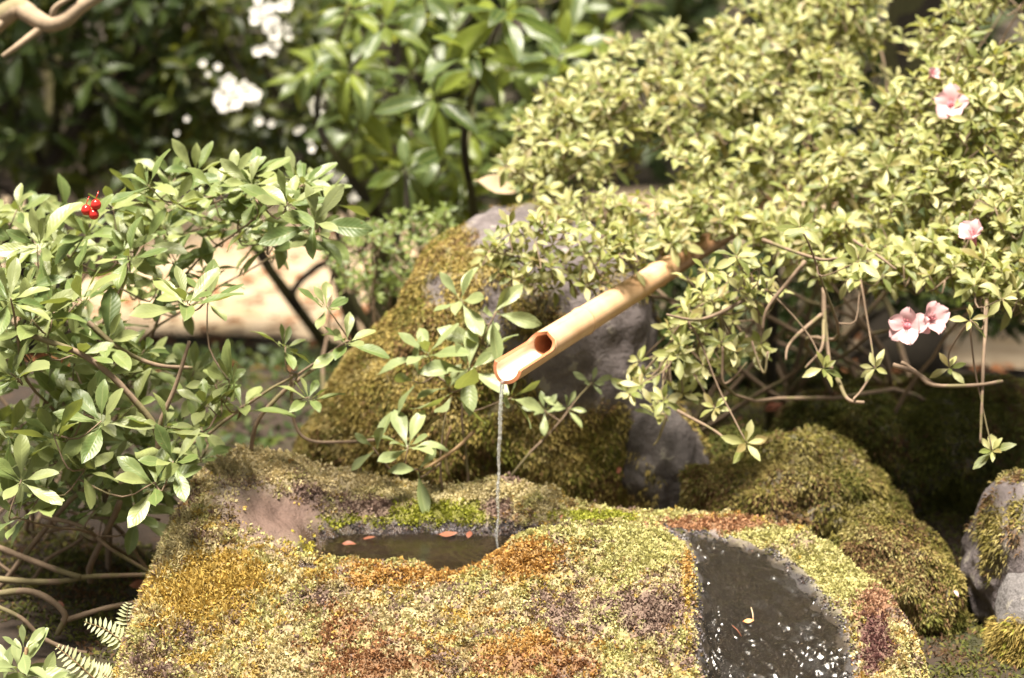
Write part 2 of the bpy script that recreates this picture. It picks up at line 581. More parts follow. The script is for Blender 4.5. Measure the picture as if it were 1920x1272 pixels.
def emit_leaves(root, mats, templates, mat, limit=300, name='leaf', rest='foliage'):
    """the leaves that show largest are parts of their own, the rest one mass"""
    if not mats:
        return
    A = np.array([np.array(m) for m in mats])
    Tn = len(templates)
    which = np.array([random.randrange(Tn) for _ in mats])
    rnd = rng.random(len(mats))
    # who shows: sample points on each leaf, nearest per small cell of the view
    samp = np.array([(x, y, 0) for y in (.25, .5, .75, .95) for x in (-.1, .1)])
    S = np.einsum('nij,kj->nki', A[:, :3, :3], samp) + A[:, None, :3, 3]
    u, v, d = proj(S)
    cu, cv = (u / 7).astype(int), (v / 7).astype(int)
    ok = (u > 0) & (u < 1920) & (v > 0) & (v < 1272)
    key = np.where(ok, cu * 1000 + cv, -1)
    order = np.argsort(d.ravel())
    first = {}
    kr, dr = key.ravel(), d.ravel()
    uniq, idx = np.unique(kr[order], return_index=True)
    near = dict(zip(uniq.tolist(), dr[order][idx].tolist()))
    nd = np.array([near[k] for k in kr.tolist()]).reshape(key.shape)
    vis = (ok & (d < nd + .012)).sum(1)
    L = np.linalg.norm(A[:, :3, 1], axis=1)
    score = (vis / 8.0) * (L / d.mean(1)) ** 2
    rank = np.argsort(-score)
    parts = [i for i in rank[:limit] if score[i] > 0]
    pset = set(parts)
    shared = []
    for V, F, lx, ly in templates:
        me = mesh_np(name, V, F, {'lx': lx, 'ly': ly})
        me.materials.append(mat)
        shared.append(me)
    inv = Matrix.Translation(-root.location)
    for i in parts:
        o = bpy.data.objects.new(name, shared[which[i]])
        col.objects.link(o)
        o.parent = root
        o.matrix_basis = inv @ mats[i]
    others = [i for i in range(len(mats)) if i not in pset]
    if others:
        Vs, Fs, X, Y, RN, n = [], [], [], [], [], 0
        others = np.array(others)
        off = np.array(root.location)
        for k, (V, F, lx, ly) in enumerate(templates):
            ids = others[which[others] == k]
            if not len(ids):
                continue
            P = np.einsum('nij,kj->nki', A[ids][:, :3, :3], V) + A[ids][:, None, :3, 3] - off
            Vs.append(P.reshape(-1, 3))
            Fs.append((F[None] + (np.arange(len(ids)) * len(V))[:, None, None]).reshape(-1, F.shape[1]) + n)
            X.append(np.tile(lx, len(ids)))
            Y.append(np.tile(ly, len(ids)))
            RN.append(np.repeat(rnd[ids], len(V)))
            n += len(ids) * len(V)
        me = mesh_np(rest, np.concatenate(Vs), Fs, {'lx': np.concatenate(X), 'ly': np.concatenate(Y), 'rnd': np.concatenate(RN)})
        link(rest, me, mat, root, kind='stuff')

def branches(root, tips, base_pts, mat, n_main=9, r_main=.009, r_twig=.0025, spread=.12, name='branch', sag=.0):
    """main branches from the foot to some tips (a part each); every other tip hangs on the nearest of them by a twig"""
    tips = [np.array(t, float) for t in tips]
    off = np.array(root.location)
    left = list(range(len(tips)))
    chosen = [random.choice(left)]
    D = np.full(len(tips), 1e9)
    for _ in range(min(n_main, len(tips)) - 1):
        D = np.minimum(D, np.linalg.norm(np.array(tips) - tips[chosen[-1]], axis=1))
        chosen.append(int(np.argmax(D)))
    nodes = []
    for k, c in enumerate(chosen):
        b = np.array(base_pts[k % len(base_pts)], float)
        e = tips[c]
        m1 = b * .65 + e * .35 + np.array([random.gauss(0, spread * .5), random.gauss(0, spread * .5), random.uniform(0, spread) - sag])
        m2 = b * .3 + e * .7 + np.array([random.gauss(0, spread * .4), random.gauss(0, spread * .4), random.uniform(-.3, .6) * spread])
        P = smooth_path([b, m1, m2, e], 18, .018, 31 * k)
        g = Geo()
        g.tube(P, np.linspace(r_main * random.uniform(.8, 1.1), r_twig * .9, len(P)) * (1 + .16 * noise(P, 60, k, 2)), 7)
        g.build(name, mat, root)
        nodes.extend(P[4:])
    nodes = np.array(nodes)
    g = Geo()
    done = set(chosen)
    order = sorted((i for i in range(len(tips)) if i not in done), key=lambda i: np.min(np.linalg.norm(nodes - tips[i], axis=1)))
    for i in order:
        t = tips[i]
        dd = np.linalg.norm(nodes - t, axis=1) + np.maximum(0, nodes[:, 2] - t[2]) * .8
        s = nodes[int(np.argmin(dd))]
        m = (s + t) / 2 + np.array([random.gauss(0, .012), random.gauss(0, .012), -.012 - random.random() * .02])
        P = smooth_path([s, m, t], 7, .004, i)
        g.tube(P, np.linspace(r_twig * 1.1, r_twig * .6, len(P)), 5)
        nodes = np.concatenate([nodes, P[2:]])
    if order:
        g.build('twigs', mat, root, kind='stuff')

# ------------------------------------------------------------------ ground and path (structure)
def gh(x, y):
    x, y = np.asarray(x, float), np.asarray(y, float)
    z = .40 + .10 * sstep(.2, 1.0, y) * sstep(.1, .6, x) + .02 * sstep(.2, 1.2, y)
    z = z - .17 * sstep(1.7, 2.7, y + .25 * x)
    z = z - .25 * sstep(-.2, -.7, y)
    p = np.stack([x, y, 0 * x], -1).reshape(-1, 3)
    near = np.exp(-((x / 6) ** 2 + (y / 8) ** 2))
    z = z + near * (.035 * noise(p, 3.1, 3, 2) + .012 * noise(p, 14, 4, 2)).reshape(x.shape) * (1 - .85 * sstep(2.2, 2.8, y))
    return z

def axis_coords(lo, hi, fine_lo, fine_hi, step):
    fine = np.arange(fine_lo, fine_hi, step)
    up = fine_hi + np.geomspace(step, hi - fine_hi, 26)
    dn = fine_lo - np.geomspace(step, fine_lo - lo, 26)[::-1]
    return np.concatenate([dn, fine, up])

def grid_faces(nx, ny):
    i, j = np.meshgrid(np.arange(nx - 1), np.arange(ny - 1), indexing='ij')
    return np.stack([i * ny + j, (i + 1) * ny + j, (i + 1) * ny + j + 1, i * ny + j + 1], -1).reshape(-1, 4)

def ground_material():
    m, t, out = nt('soil')
    pos = position(t)
    n1 = tex_noise(t, 2.2, 5, .6, pos, .3)
    n2 = tex_noise(t, 55, 5, .7, pos)
    n3 = tex_noise(t, 9, 4, .6, pos)
    c = ramp(t, n1, [(.3, (.018, .011, .007)), (.5, (.032, .02, .012)), (.6, (.03, .03, .008)), (.8, (.022, .026, .007))])
    c = mixc(t, .8, c, mixc(t, n2, (.3, .3, .3), (1.7, 1.6, 1.5)), 'MULTIPLY')
    c = mixc(t, math_(t, 'MULTIPLY', math_(t, 'GREATER_THAN', n3, .62), .4), c, (.07, .034, .018))
    bs = N(t, 'ShaderNodeBsdfPrincipled', Roughness=.9)
    t.links.new(c, bs.inputs['Base Color'])
    bp = N(t, 'ShaderNodeBump', Strength=.8, Distance=.012)
    t.links.new(math_(t, 'ADD', n2, n3), bp.inputs['Height'])
    t.links.new(bp.outputs[0], bs.inputs['Normal'])
    t.links.new(bs.outputs[0], out.inputs[0])
    return m

def path_material():
    m, t, out = nt('path_sand')
    pos = position(t)
    n1 = tex_noise(t, 4.5, 5, .65, pos)
    n2 = tex_noise(t, 120, 4, .7, pos)
    c = ramp(t, n1, [(.3, (.27, .19, .11)), (.5, (.42, .33, .23)), (.62, (.36, .26, .15)), (.8, (.44, .36, .28))])
    c = mixc(t, .5, c, mixc(t, n2, (.5, .5, .5), (1.4, 1.4, 1.4)), 'MULTIPLY')
    bs = N(t, 'ShaderNodeBsdfPrincipled', Roughness=.9)
    t.links.new(c, bs.inputs['Base Color'])
    t.links.new(bs.outputs[0], out.inputs[0])
    return m

gx = axis_coords(-300, 300, -1.6, 1.6, .03)
gy = axis_coords(-40, 500, -.6, 3.2, .03)
X, Y = np.meshgrid(gx, gy, indexing='ij')
ground = link('ground', mesh_np('ground', np.stack([X, Y, gh(X, Y)], -1).reshape(-1, 3), grid_faces(len(gx), len(gy))), ground_material(), kind='structure')

ps, pt = np.linspace(-9, 9, 90), np.linspace(0, 1, 24)
S, T_ = np.meshgrid(ps, pt, indexing='ij')
y0 = 3.2 - np.where(S > 0, .95, .15) * S * np.exp(-np.abs(S) / 4) + .10 * np.sin(S * 2.3) + .05 * np.sin(S * 7.1 + 1)
PY = y0 + T_ * (3.2 + .3 * np.sin(S * .9))
path = link('path', mesh_np('path', np.stack([S, PY, gh(S, PY) + .012 + .03 * np.sin(np.pi * T_)], -1).reshape(-1, 3), grid_faces(len(ps), len(pt))), path_material(), kind='structure')

# ------------------------------------------------------------------ moss scatter
def sample_tris(V, F, n):
    if F.shape[1] == 4:
        F = np.concatenate([F[:, [0, 1, 2]], F[:, [0, 2, 3]]])
    a, b, c = V[F[:, 0]], V[F[:, 1]], V[F[:, 2]]
    nn = np.cross(b - a, c - a)
    ar = np.linalg.norm(nn, axis=1)
    k = rng.choice(len(F), n, p=ar / ar.sum())
    r1, r2 = np.sqrt(rng.random(n)), rng.random(n)
    P = a[k] * (1 - r1)[:, None] + b[k] * (r1 * (1 - r2))[:, None] + c[k] * (r1 * r2)[:, None]
    return P, nn[k] / (ar[k][:, None] + 1e-12)

def tufts(P, Nn, colr, k=4, length=.006, width=.003, lean=.9, hang=0.0, spread=.004, bend=.0, vary=.25):
    """k small moss leaves at each point, as one set of kite-shaped faces"""
    n = len(P)
    ln = np.broadcast_to(np.asarray(length, float), (n,))
    wd = np.broadcast_to(np.asarray(width, float), (n,))
    P, Nn, C = np.repeat(P, k, 0), np.repeat(Nn, k, 0), np.repeat(colr, k, 0)
    ln, wd = np.repeat(ln, k), np.repeat(wd, k)
    m = len(P)
    q = rng.normal(size=(m, 3))
    tang = q - Nn * (q * Nn).sum(1)[:, None]
    tang /= np.linalg.norm(tang, axis=1)[:, None] + 1e-9
    d = Nn + tang * (lean * rng.random(m) ** .7)[:, None]
    d[:, 2] -= hang * rng.random(m)
    d /= np.linalg.norm(d, axis=1)[:, None]
    s = np.cross(d, rng.normal(size=(m, 3)))
    s /= np.linalg.norm(s, axis=1)[:, None] + 1e-9
    b = P + tang * (rng.random(m) * spread)[:, None] - Nn * .001
    ln = ln * rng.uniform(.6, 1.3, m)
    wd = wd * rng.uniform(.7, 1.3, m)
    up = np.cross(s, d)
    mid = b + d * (ln * .55)[:, None]
    tip = b + d * ln[:, None] + up * (ln * .25)[:, None]
    tip[:, 2] -= bend * ln
    V = np.stack([b, mid + s * (wd * .5)[:, None], tip, mid - s * (wd * .5)[:, None]], 1).reshape(-1, 3)
    F = np.arange(m * 4).reshape(m, 4)
    C = C * rng.uniform(1 - vary, 1 + vary, m)[:, None]
    C = np.repeat(C, 4, 0)
    return V, F, np.clip(C, 0, .8)

def add_moss(root, sets, name='moss'):
    V, F, C, n = [], [], [], 0
    off = np.array(root.location)
    for v, f, c in sets:
        V.append(v - off)
        F.append(f + n)
        C.append(c)
        n += len(v)
    return link(name, mesh_np(name, np.concatenate(V), F, cols=np.concatenate(C), smooth=False), M_MOSS, root, kind='stuff')

def blend_cols(P, palette, scale, seed):
    """mottled mix of moss kinds: each takes over where its own noise is highest"""
    best = np.full(len(P), -9.0)
    out = np.zeros((len(P), 3))
    for i, (c, w) in enumerate(palette):
        s = noise(P, scale, seed + 11 * i, 3) + .25 * rng.normal(size=len(P)) + w
        hit = s > best
        best[hit] = s[hit]
        out[hit] = c
    return out

PALE, CREAM, GOLD = (.47, .44, .18), (.53, .45, .24), (.47, .33, .085)
ORANGE, RUST, PURP = (.44, .25, .07), (.29, .145, .065), (.25, .17, .135)
YGREEN, OLIVE, BROWN = (.28, .29, .035), (.15, .135, .03), (.22, .15, .06)

# ------------------------------------------------------------------ the stone basin
WZ = .574
def ctrl():
    c = []
    a = lambda *t: c.append(tuple(W(*t)))
    for t in [(400, 862, .16), (450, 850, .2), (520, 852, .22), (560, 868, .22), (600, 885, .22), (680, 895, .22), (760, 912, .22), (850, 918, .22), (920, 905, .22), (980, 912, .22), (1060, 938, .22), (1180, 958, .22), (1300, 966, .22), (1400, 975, .2), (1500, 1000, .15), (1560, 1038, .1), (1640, 1095, 0), (1685, 1160, -.1), (1680, 1272, -.24),
              (350, 935, .07), (450, 900, .15), (520, 965, .10), (440, 960, .05), (420, 1030, -.02), (330, 1080, -.08), (300, 1180, -.17), (290, 1272, -.25), (600, 925, .18), (560, 1010, .06),
              (700, 950, .18), (800, 955, .175), (900, 950, .175), (1000, 955, .175), (1100, 965, .17),
              (600, 1048, -.012), (660, 1047, -.028), (720, 1052, -.04), (790, 1062, -.05), (850, 1066, -.055), (900, 1058, -.045), (950, 1028, -.02), (1000, 1003, .02), (1060, 985, .03), (1130, 978, .03), (1200, 990, .025), (1245, 1010, 0), (1278, 1050, -.06), (1288, 1100, -.13), (1292, 1190, -.22), (1290, 1272, -.3),
              (1130, 1040, -.04), (1060, 1060, -.06), (1130, 1120, -.14), (1000, 1090, -.09),
              (1250, 990, .12), (1310, 1005, .11), (1345, 1050, .02), (1335, 1100, -.06), (1325, 1180, -.15), (1335, 1272, -.24), (1420, 1050, .05), (1420, 1120, -.045), (1420, 1200, -.135), (1430, 1272, -.21), (1500, 1070, .04), (1520, 1150, -.07), (1540, 1230, -.16), (1560, 1272, -.2), (1600, 1150, -.085), (1625, 1220, -.17)]:
        a(*t)
    for u in (420, 560, 700, 840, 980, 1120):
        a(u, 1120, -.115)
        a(u, 1190, -.195)
        a(u, 1272, -.28)
    for u in (640, 720, 800, 880, 960, 1030):
        a(u, 1003, .135)
        p = W(u, 1015, .09)
        c.append((p.x, .085, .535))
        if u < 930 and u > 640:
            c.append((p.x, .03, .525))
    return np.array(c)
CT = ctrl()

def tps_fit(P, z, lam=1e-4):
    n = len(P)
    d = np.linalg.norm(P[:, None] - P[None], axis=2)
    K = np.where(d > 0, d * d * np.log(d + 1e-12), 0) + lam * np.eye(n)
    Q = np.concatenate([np.ones((n, 1)), P], 1)
    A = np.block([[K, Q], [Q.T, np.zeros((3, 3))]])
    return np.linalg.solve(A, np.concatenate([z, np.zeros(3)]))
TW = tps_fit(CT[:, :2], CT[:, 2])
def tps(Q):
    d = np.linalg.norm(Q[:, None] - CT[None, :, :2], axis=2)
    return np.where(d > 0, d * d * np.log(d + 1e-12), 0) @ TW[:-3] + TW[-3] + Q @ TW[-2:]

foot = [W(400, 862, .165), W(350, 930, .07), W(310, 1030, -.045), W(280, 1100, -.11), W(250, 1180, -.19), W(232, 1272, -.285), (-.50, -.345, 0), (-.2, -.36, 0), (.15, -.365, 0), (.42, -.33, 0), W(1682, 1272, -.25), W(1692, 1160, -.1), W(1648, 1095, .01), W(1565, 1038, .11), W(1502, 998, .17), W(1400, 973, .215), W(1300, 966, .235), W(1000, 920, .235), W(700, 900, .235), W(520, 852, .235), W(450, 850, .215)]
foot = np.array([(p[0], p[1]) for p in foot])

def poly_near(Q, poly):
    """inside?, distance to the outline and nearest point of it"""
    a, b = poly, np.roll(poly, -1, 0)
    ab = b - a
    t = np.clip(((Q[:, None] - a) * ab).sum(2) / (ab * ab).sum(1), 0, 1)
    near = a + t[..., None] * ab
    d = np.linalg.norm(Q[:, None] - near, axis=2)
    k = d.argmin(1)
    yi, yj = a[:, 1], b[:, 1]
    cond = (yi > Q[:, 1:2]) != (yj > Q[:, 1:2])
    xc = (b[:, 0] - a[:, 0]) * (Q[:, 1:2] - yi) / (yj - yi + 1e-12) + a[:, 0]
    ins = (cond & (Q[:, :1] < xc)).sum(1) % 2 == 1
    r = np.arange(len(Q))
    return ins, d[r, k], near[r, k]

chan = np.array([(p.x, p.y) for p in (W(1235, 992, .13), W(1330, 988, .15), W(1420, 1015, .11), W(1500, 1045, .06), W(1545, 1100, -.02), W(1590, 1180, -.11), W(1610, 1272, -.2), W(1600, 1300, -.24), W(1310, 1300, -.28), W(1298, 1200, -.19), W(1300, 1100, -.08), W(1290, 1040, .0), W(1250, 1012, .06))])

film_poly = np.array([(p.x, p.y) for p in (W(1270, 1000, .12), W(1350, 1000, .12), W(1440, 1022, .09), W(1510, 1066, .03), W(1545, 1120, -.04), W(1590, 1180, -.105), W(1612, 1272, -.2), W(1605, 1310, -.24), W(1305, 1310, -.28), W(1308, 1200, -.17), W(1300, 1120, -.08), W(1292, 1060, .01))])

def basin_z(Q):
    ins, d, near = poly_near(Q, foot)
    q = np.where(ins[:, None], Q, near)
    z = tps(q)
    ci, cd, _ = poly_near(Q, chan)
    inchan = np.where(ci, np.minimum(1, cd / .02), 0)
    p3 = np.stack([Q[:, 0], Q[:, 1], 0 * z], -1)
    lump = .011 * noise(p3, 17, 5, 2) + .007 * noise(p3, 46, 6, 2)
    pool = np.exp(-((z - WZ) / .012) ** 2)
    fi, fd, _ = poly_near(Q, film_poly)
    infilm = np.where(fi, np.minimum(1, fd / .02), 0)
    z = z - .006 * infilm
    z = z + lump * (1 - .6 * inchan) * (1 - .5 * infilm) + inchan * .0025 * noise(p3, 110, 17, 2) + pool * .006 * noise(p3, 75, 16, 2)
    # knobbly maroon growths on the rim, cavity behind the stream
    for (u, v, Yy, r, h) in [(560, 890, .19, .022, .012), (600, 905, .185, .018, .012), (525, 880, .2, .02, .008), (940, 918, .205, .02, .01), (1640, 1200, -.14, .03, .006), (1010, 1225, -.235, .05, .008), (700, 1235, -.245, .05, .006)]:
        c = W(u, v, Yy)
        z = z + h * np.exp(-(((Q - np.array([c.x, c.y])) / r) ** 2).sum(1))
    c = W(928, 955, .178)
    z = z - .022 * np.exp(-((Q[:, 0] - c.x) / .02) ** 2 - ((Q[:, 1] - c.y) / .012) ** 2)
    o = np.where(ins, 0, d)
    z = z - (1.1 * o + 24 * o * o)
    return np.maximum(z, .18), inchan, o

bx = np.arange(-.74, .80, .0045)
by = np.arange(-.50, .40, .0045)
BX, BY = np.meshgrid(bx, by, indexing='ij')
BQ = np.stack([BX.ravel(), BY.ravel()], -1)
BZ, BCH, BO = basin_z(BQ)
BV = np.concatenate([BQ, BZ[:, None]], 1)
BF = grid_faces(len(bx), len(by))
BF = BF[(BZ[BF] > .185).any(1)]
basin_root = empty('stone_basin', (0, 0, .2), 'broad mossy stone water basin with a sunken pool under the bamboo spout', 'stone basin')

SPOTS = [  # (u, v, ru, rv, colour, strength): patches of one kind of moss on the basin, and the cavity's shade as colour
    (980, 1045, 75, 32, ORANGE, 1.2), (760, 1078, 130, 24, ORANGE, .75), (1010, 1235, 95, 40, RUST, .9), (1000, 1215, 90, 40, ORANGE, .7), (700, 1240, 110, 40, RUST, .9), (650, 1180, 90, 40, RUST, .5),
    (370, 1120, 110, 55, GOLD, 1.0), (420, 1070, 120, 40, GOLD, .7), (330, 1010, 60, 60, CREAM, .7), (400, 900, 60, 50, CREAM, .5),
    (575, 915, 45, 22, PURP, .8), (705, 952, 70, 22, PURP, 1.2), (470, 872, 110, 34, (.60, .50, .28), 1.3), (650, 900, 110, 20, (.60, .50, .28), 1.2), (800, 925, 130, 18, (.60, .52, .28), 1.2), (980, 918, 80, 16, CREAM, .8), (450, 905, 60, 20, (.36, .26, .17), .8), (810, 965, 100, 28, YGREEN, 1.3), (640, 990, 90, 22, YGREEN, 1.2), (600, 1006, 55, 24, (.40, .34, .05), 1.3), (880, 925, 200, 14, CREAM, .8),
    (1190, 1030, 90, 50, PALE, .9), (1120, 1000, 120, 20, PALE, .9), (1210, 1150, 100, 55, PURP, .8), (1060, 1150, 70, 40, PURP, .6), (800, 1125, 110, 40, PURP, .45), (740, 1150, 60, 40, CREAM, .4),
    (1340, 985, 100, 14, (.36, .19, .10), 1.3), (1120, 968, 90, 10, YGREEN, 1.0), (1560, 1075, 110, 60, PALE, 1.2), (1450, 1005, 60, 18, PALE, 1.2), (1640, 1130, 40, 40, (.36, .2, .12), .9), (1640, 1205, 30, 50, (.17, .08, .07), 1.3), (1500, 1130, 40, 60, PURP, .3),
    (930, 950, 22, 18, PURP, 1.5), (1288, 1120, 10, 70, GOLD, .55), (1290, 1070, 12, 40, ORANGE, .6), (530, 1230, 120, 40, CREAM, .4), (300, 1230, 60, 50, PURP, .35)]  # first entry here: dark of the cavity put into the colour

def basin_colour(P):
    u, v, _ = proj(P)
    pal = [(PALE, .16), (CREAM, .14), (PURP, .0), (GOLD, -.02), (ORANGE, -.22), (BROWN, -.05)]
    best = np.full(len(P), -9.0)
    out = np.zeros((len(P), 3))
    for i, (c, w) in enumerate(pal):
        s = .7 * noise(P, 26, 100 + 7 * i, 2) + .55 * noise(P, 75, 300 + 7 * i, 3) + .18 * rng.normal(size=len(P)) + w
        hit = s > best
        best[hit], out[hit] = s[hit], c
    for (cu, cv, ru, rv, c, w) in SPOTS:
        g = np.exp(-((u - cu) / ru) ** 2 - ((v - cv) / rv) ** 2)
        s = w * g * 1.2 + .6 * noise(P, 45, int(cu), 3) + .18 * rng.normal(size=len(P)) - .15
        hit = (s > best * .8) & (g > .12)
        best[hit], out[hit] = np.maximum(best, s)[hit], c
    return out

def bare_mask(P):
    """1 where the stone itself shows"""
    u, v, _ = proj(P)
    b = np.exp(-((u - 520) / 105) ** 4 - ((v - 968 - .25 * (u - 520)) / 52) ** 4) + .25 * noise(P, 50, 38, 2) * (np.abs(u - 520) < 150) * (np.abs(v - 968) < 90)
    ins, d, _ = poly_near(P[:, :2], chan)
    b = np.maximum(b, np.where(ins, np.minimum(1, d / .012 + .35), np.maximum(0, .5 - d / .01)))
    wl = (P[:, 2] < WZ + .014 + .012 * noise(P, 60, 9, 2)) & (u > 585) & (u < 1075) & (P[:, 1] > -.03) & (P[:, 1] < .2)
    wl2 = (P[:, 2] < WZ + .003) & (u > 560) & (u < 1075) & (P[:, 1] > -.05) & (P[:, 1] < .2)
    front = (P[:, 1] < .05)
    b = np.where((wl & ~front) | wl2, 1.0, b)
    return b

mossy = 1 - bare_mask(BV)
u_, v_, _ = proj(BV)
fi_, fd_, _ = poly_near(BV[:, :2], film_poly)
under = sstep(-.012, .012, np.where(fi_, fd_, -fd_) + .010 * noise(BV, 45, 18, 3))
wet = np.clip(np.maximum(BCH * (.45 + .55 * sstep(-.25, .15, noise(BV, 24, 19, 3) + .1)), np.where((u_ > 560) & (u_ < 1090) & (BY.ravel() > -.05) & (BY.ravel() < .2), 1 - sstep(WZ + .004, WZ + .03, BZ), 0)), 0, 1)
base_col = basin_colour(BV) * .55 + np.array((.12, .085, .045)) * .45
barecol = np.array((.135, .082, .064))
slab = np.exp(-((u_ - 520) / 125) ** 4 - ((v_ - 970) / 70) ** 4)
base_col = base_col * (1 - slab[:, None]) + barecol * slab[:, None]
mossy_attr = np.clip(np.maximum(mossy, slab), 0, 1)
ucol = np.where((noise(BV, 30, 27, 3) > .15)[:, None], np.array((.06, .052, .05)), np.array((.030, .019, .008)))
base_col = base_col * (1 - under[:, None]) + ucol * under[:, None]
mossy_attr = np.maximum(mossy_attr, under)
wet = wet * (1 - .6 * under)
link('stone', mesh_np('stone', BV - np.array((0, 0, .2)), BF, {'mossy': mossy_attr, 'wet': wet}, cols=base_col), M_STONE, basin_root)

P, Nn = sample_tris(BV, BF, 120000)
bm = bare_mask(P)
u, v, _ = proj(P)
keep = (rng.random(len(P)) > bm * 1.15) & (v < 1330) & (Nn[:, 2] > .05) & ((Nn * (np.array([0, CY, CZ]) - P)).sum(1) > -.4) & (P[:, 2] > .36)
P, Nn = P[keep], Nn[keep]
C = basin_colour(P)
long_ = np.exp(-((proj(P)[0] - 370) / 150) ** 2 - ((proj(P)[1] - 1110) / 75) ** 2) + .35 * (proj(P)[0] < 380)
P = P + Nn * (.006 * noise(P, 95, 77, 2) + .003 * noise(P, 230, 78, 1))[:, None]
add_moss(basin_root, [tufts(P, Nn, C, 4, .0058 + .006 * long_, .0042 - .0012 * long_, 1.3, .25, .005, vary=.32)])

# gritty stone chips and pale crust along the pool's waterline
P, Nn = sample_tris(BV, BF, 420000)
u, v, _ = proj(P)
keep = (u > 600) & (u < 1080) & (P[:, 1] > .03) & (P[:, 1] < .2) & (P[:, 2] > WZ - .002) & (P[:, 2] < WZ + .016 + .010 * noise(P, 50, 31, 2)) & (noise(P, 90, 32, 2) > -.15)
P, Nn = P[keep], Nn[keep]
P2, N2 = sample_tris(BV, BF, 300000)
ci_, cd_, _ = poly_near(P2[:, :2], chan)
gi_, gd_, _ = poly_near(P2[:, :2], film_poly)
k2 = ci_ & ~(gi_ & (gd_ > .012 + .008 * noise(P2, 60, 35, 2))) & (noise(P2, 70, 36, 3) > .12)
P, Nn = np.concatenate([P, P2[k2]]), np.concatenate([Nn, N2[k2]])
gc = blend_cols(P, [((.22, .20, .21), .1), ((.10, .085, .085), .14), ((.36, .34, .35), -.12), ((.20, .13, .10), -.1), ((.15, .14, .05), -.1)], 60, 33)
add_moss(basin_root, [tufts(P, Nn, gc, 2, .0042, .0042, 2.2, 0, .003, vary=.4)], name='crust')

# pool water, overflow film (structure)
def sheet(name, poly, step, zf, mat, extra=None):
    lo, hi = poly.min(0), poly.max(0)
    xs, ys = np.arange(lo[0], hi[0], step), np.arange(lo[1], hi[1], step)
    GX, GY = np.meshgrid(xs, ys, indexing='ij')
    Q = np.stack([GX.ravel(), GY.ravel()], -1)
    ins, _, _ = poly_near(Q, poly)
    z = zf(Q)
    F = grid_faces(len(xs), len(ys))
    F = F[ins[F].all(1)]
    used = np.unique(F)
    mp = np.zeros(len(Q), int)
    mp[used] = np.arange(len(used))
    return link(name, mesh_np(name, np.concatenate([Q, z[:, None]], 1)[used], mp[F]), mat, kind='structure')

DROP = W(939, 1030, .055)
pool_poly = np.array([(p.x, p.y) for p in (W(590, 1040, .01), W(610, 1010, .11), W(650, 1000, .155), W(800, 1000, .16), W(1000, 1000, .16), W(1085, 1000, .13), W(1050, 1000, .07), W(1000, 1020, .02), W(940, 1040, -.02), W(880, 1066, -.05), W(800, 1066, -.05), W(740, 1060, -.04), W(660, 1056, -.024))])
def pool_z(Q):
    r = np.linalg.norm(Q - np.array([DROP.x, DROP.y]), axis=1)
    return WZ + .0020 * np.cos(r * 420) * np.exp(-r * 22) + .0004 * noise(np.concatenate([Q, 0 * Q[:, :1]], 1), 70, 8)
sheet('pool_water', pool_poly, .003, pool_z, M_WATER)

def film_z(Q):
    z, _, _ = basin_z(Q)
    p3 = np.concatenate([Q * np.array([1.0, .55]), 0 * Q[:, :1]], 1)
    p0 = np.concatenate([Q, 0 * Q[:, :1]], 1)
    _, d, _ = poly_near(Q, film_poly)
    e = sstep(.0, .020, d - .010 + .014 * noise(p0, 55, 28, 3))
    w1, w2 = noise(p3, 30, 21, 2), noise(p3, 34, 22, 2)
    amp = .15 + .85 * sstep(-.15, .2, noise(p3, 13, 25, 1))
    r = amp * (.0026 * np.sin(2 * math.pi * (Q[:, 1] / .030 + 2.2 * w1)) + .0019 * np.sin(2 * math.pi * (Q[:, 0] / .017 + .4 * Q[:, 1] / .017 + 2.4 * w2)) + .0004 * noise(p3, 150, 26, 2))
    return z - .003 + e * (.0085 + r) + .0015 * noise(p3, 60, 24)
sheet('overflow_water', film_poly, .0017, film_z, M_FILM)

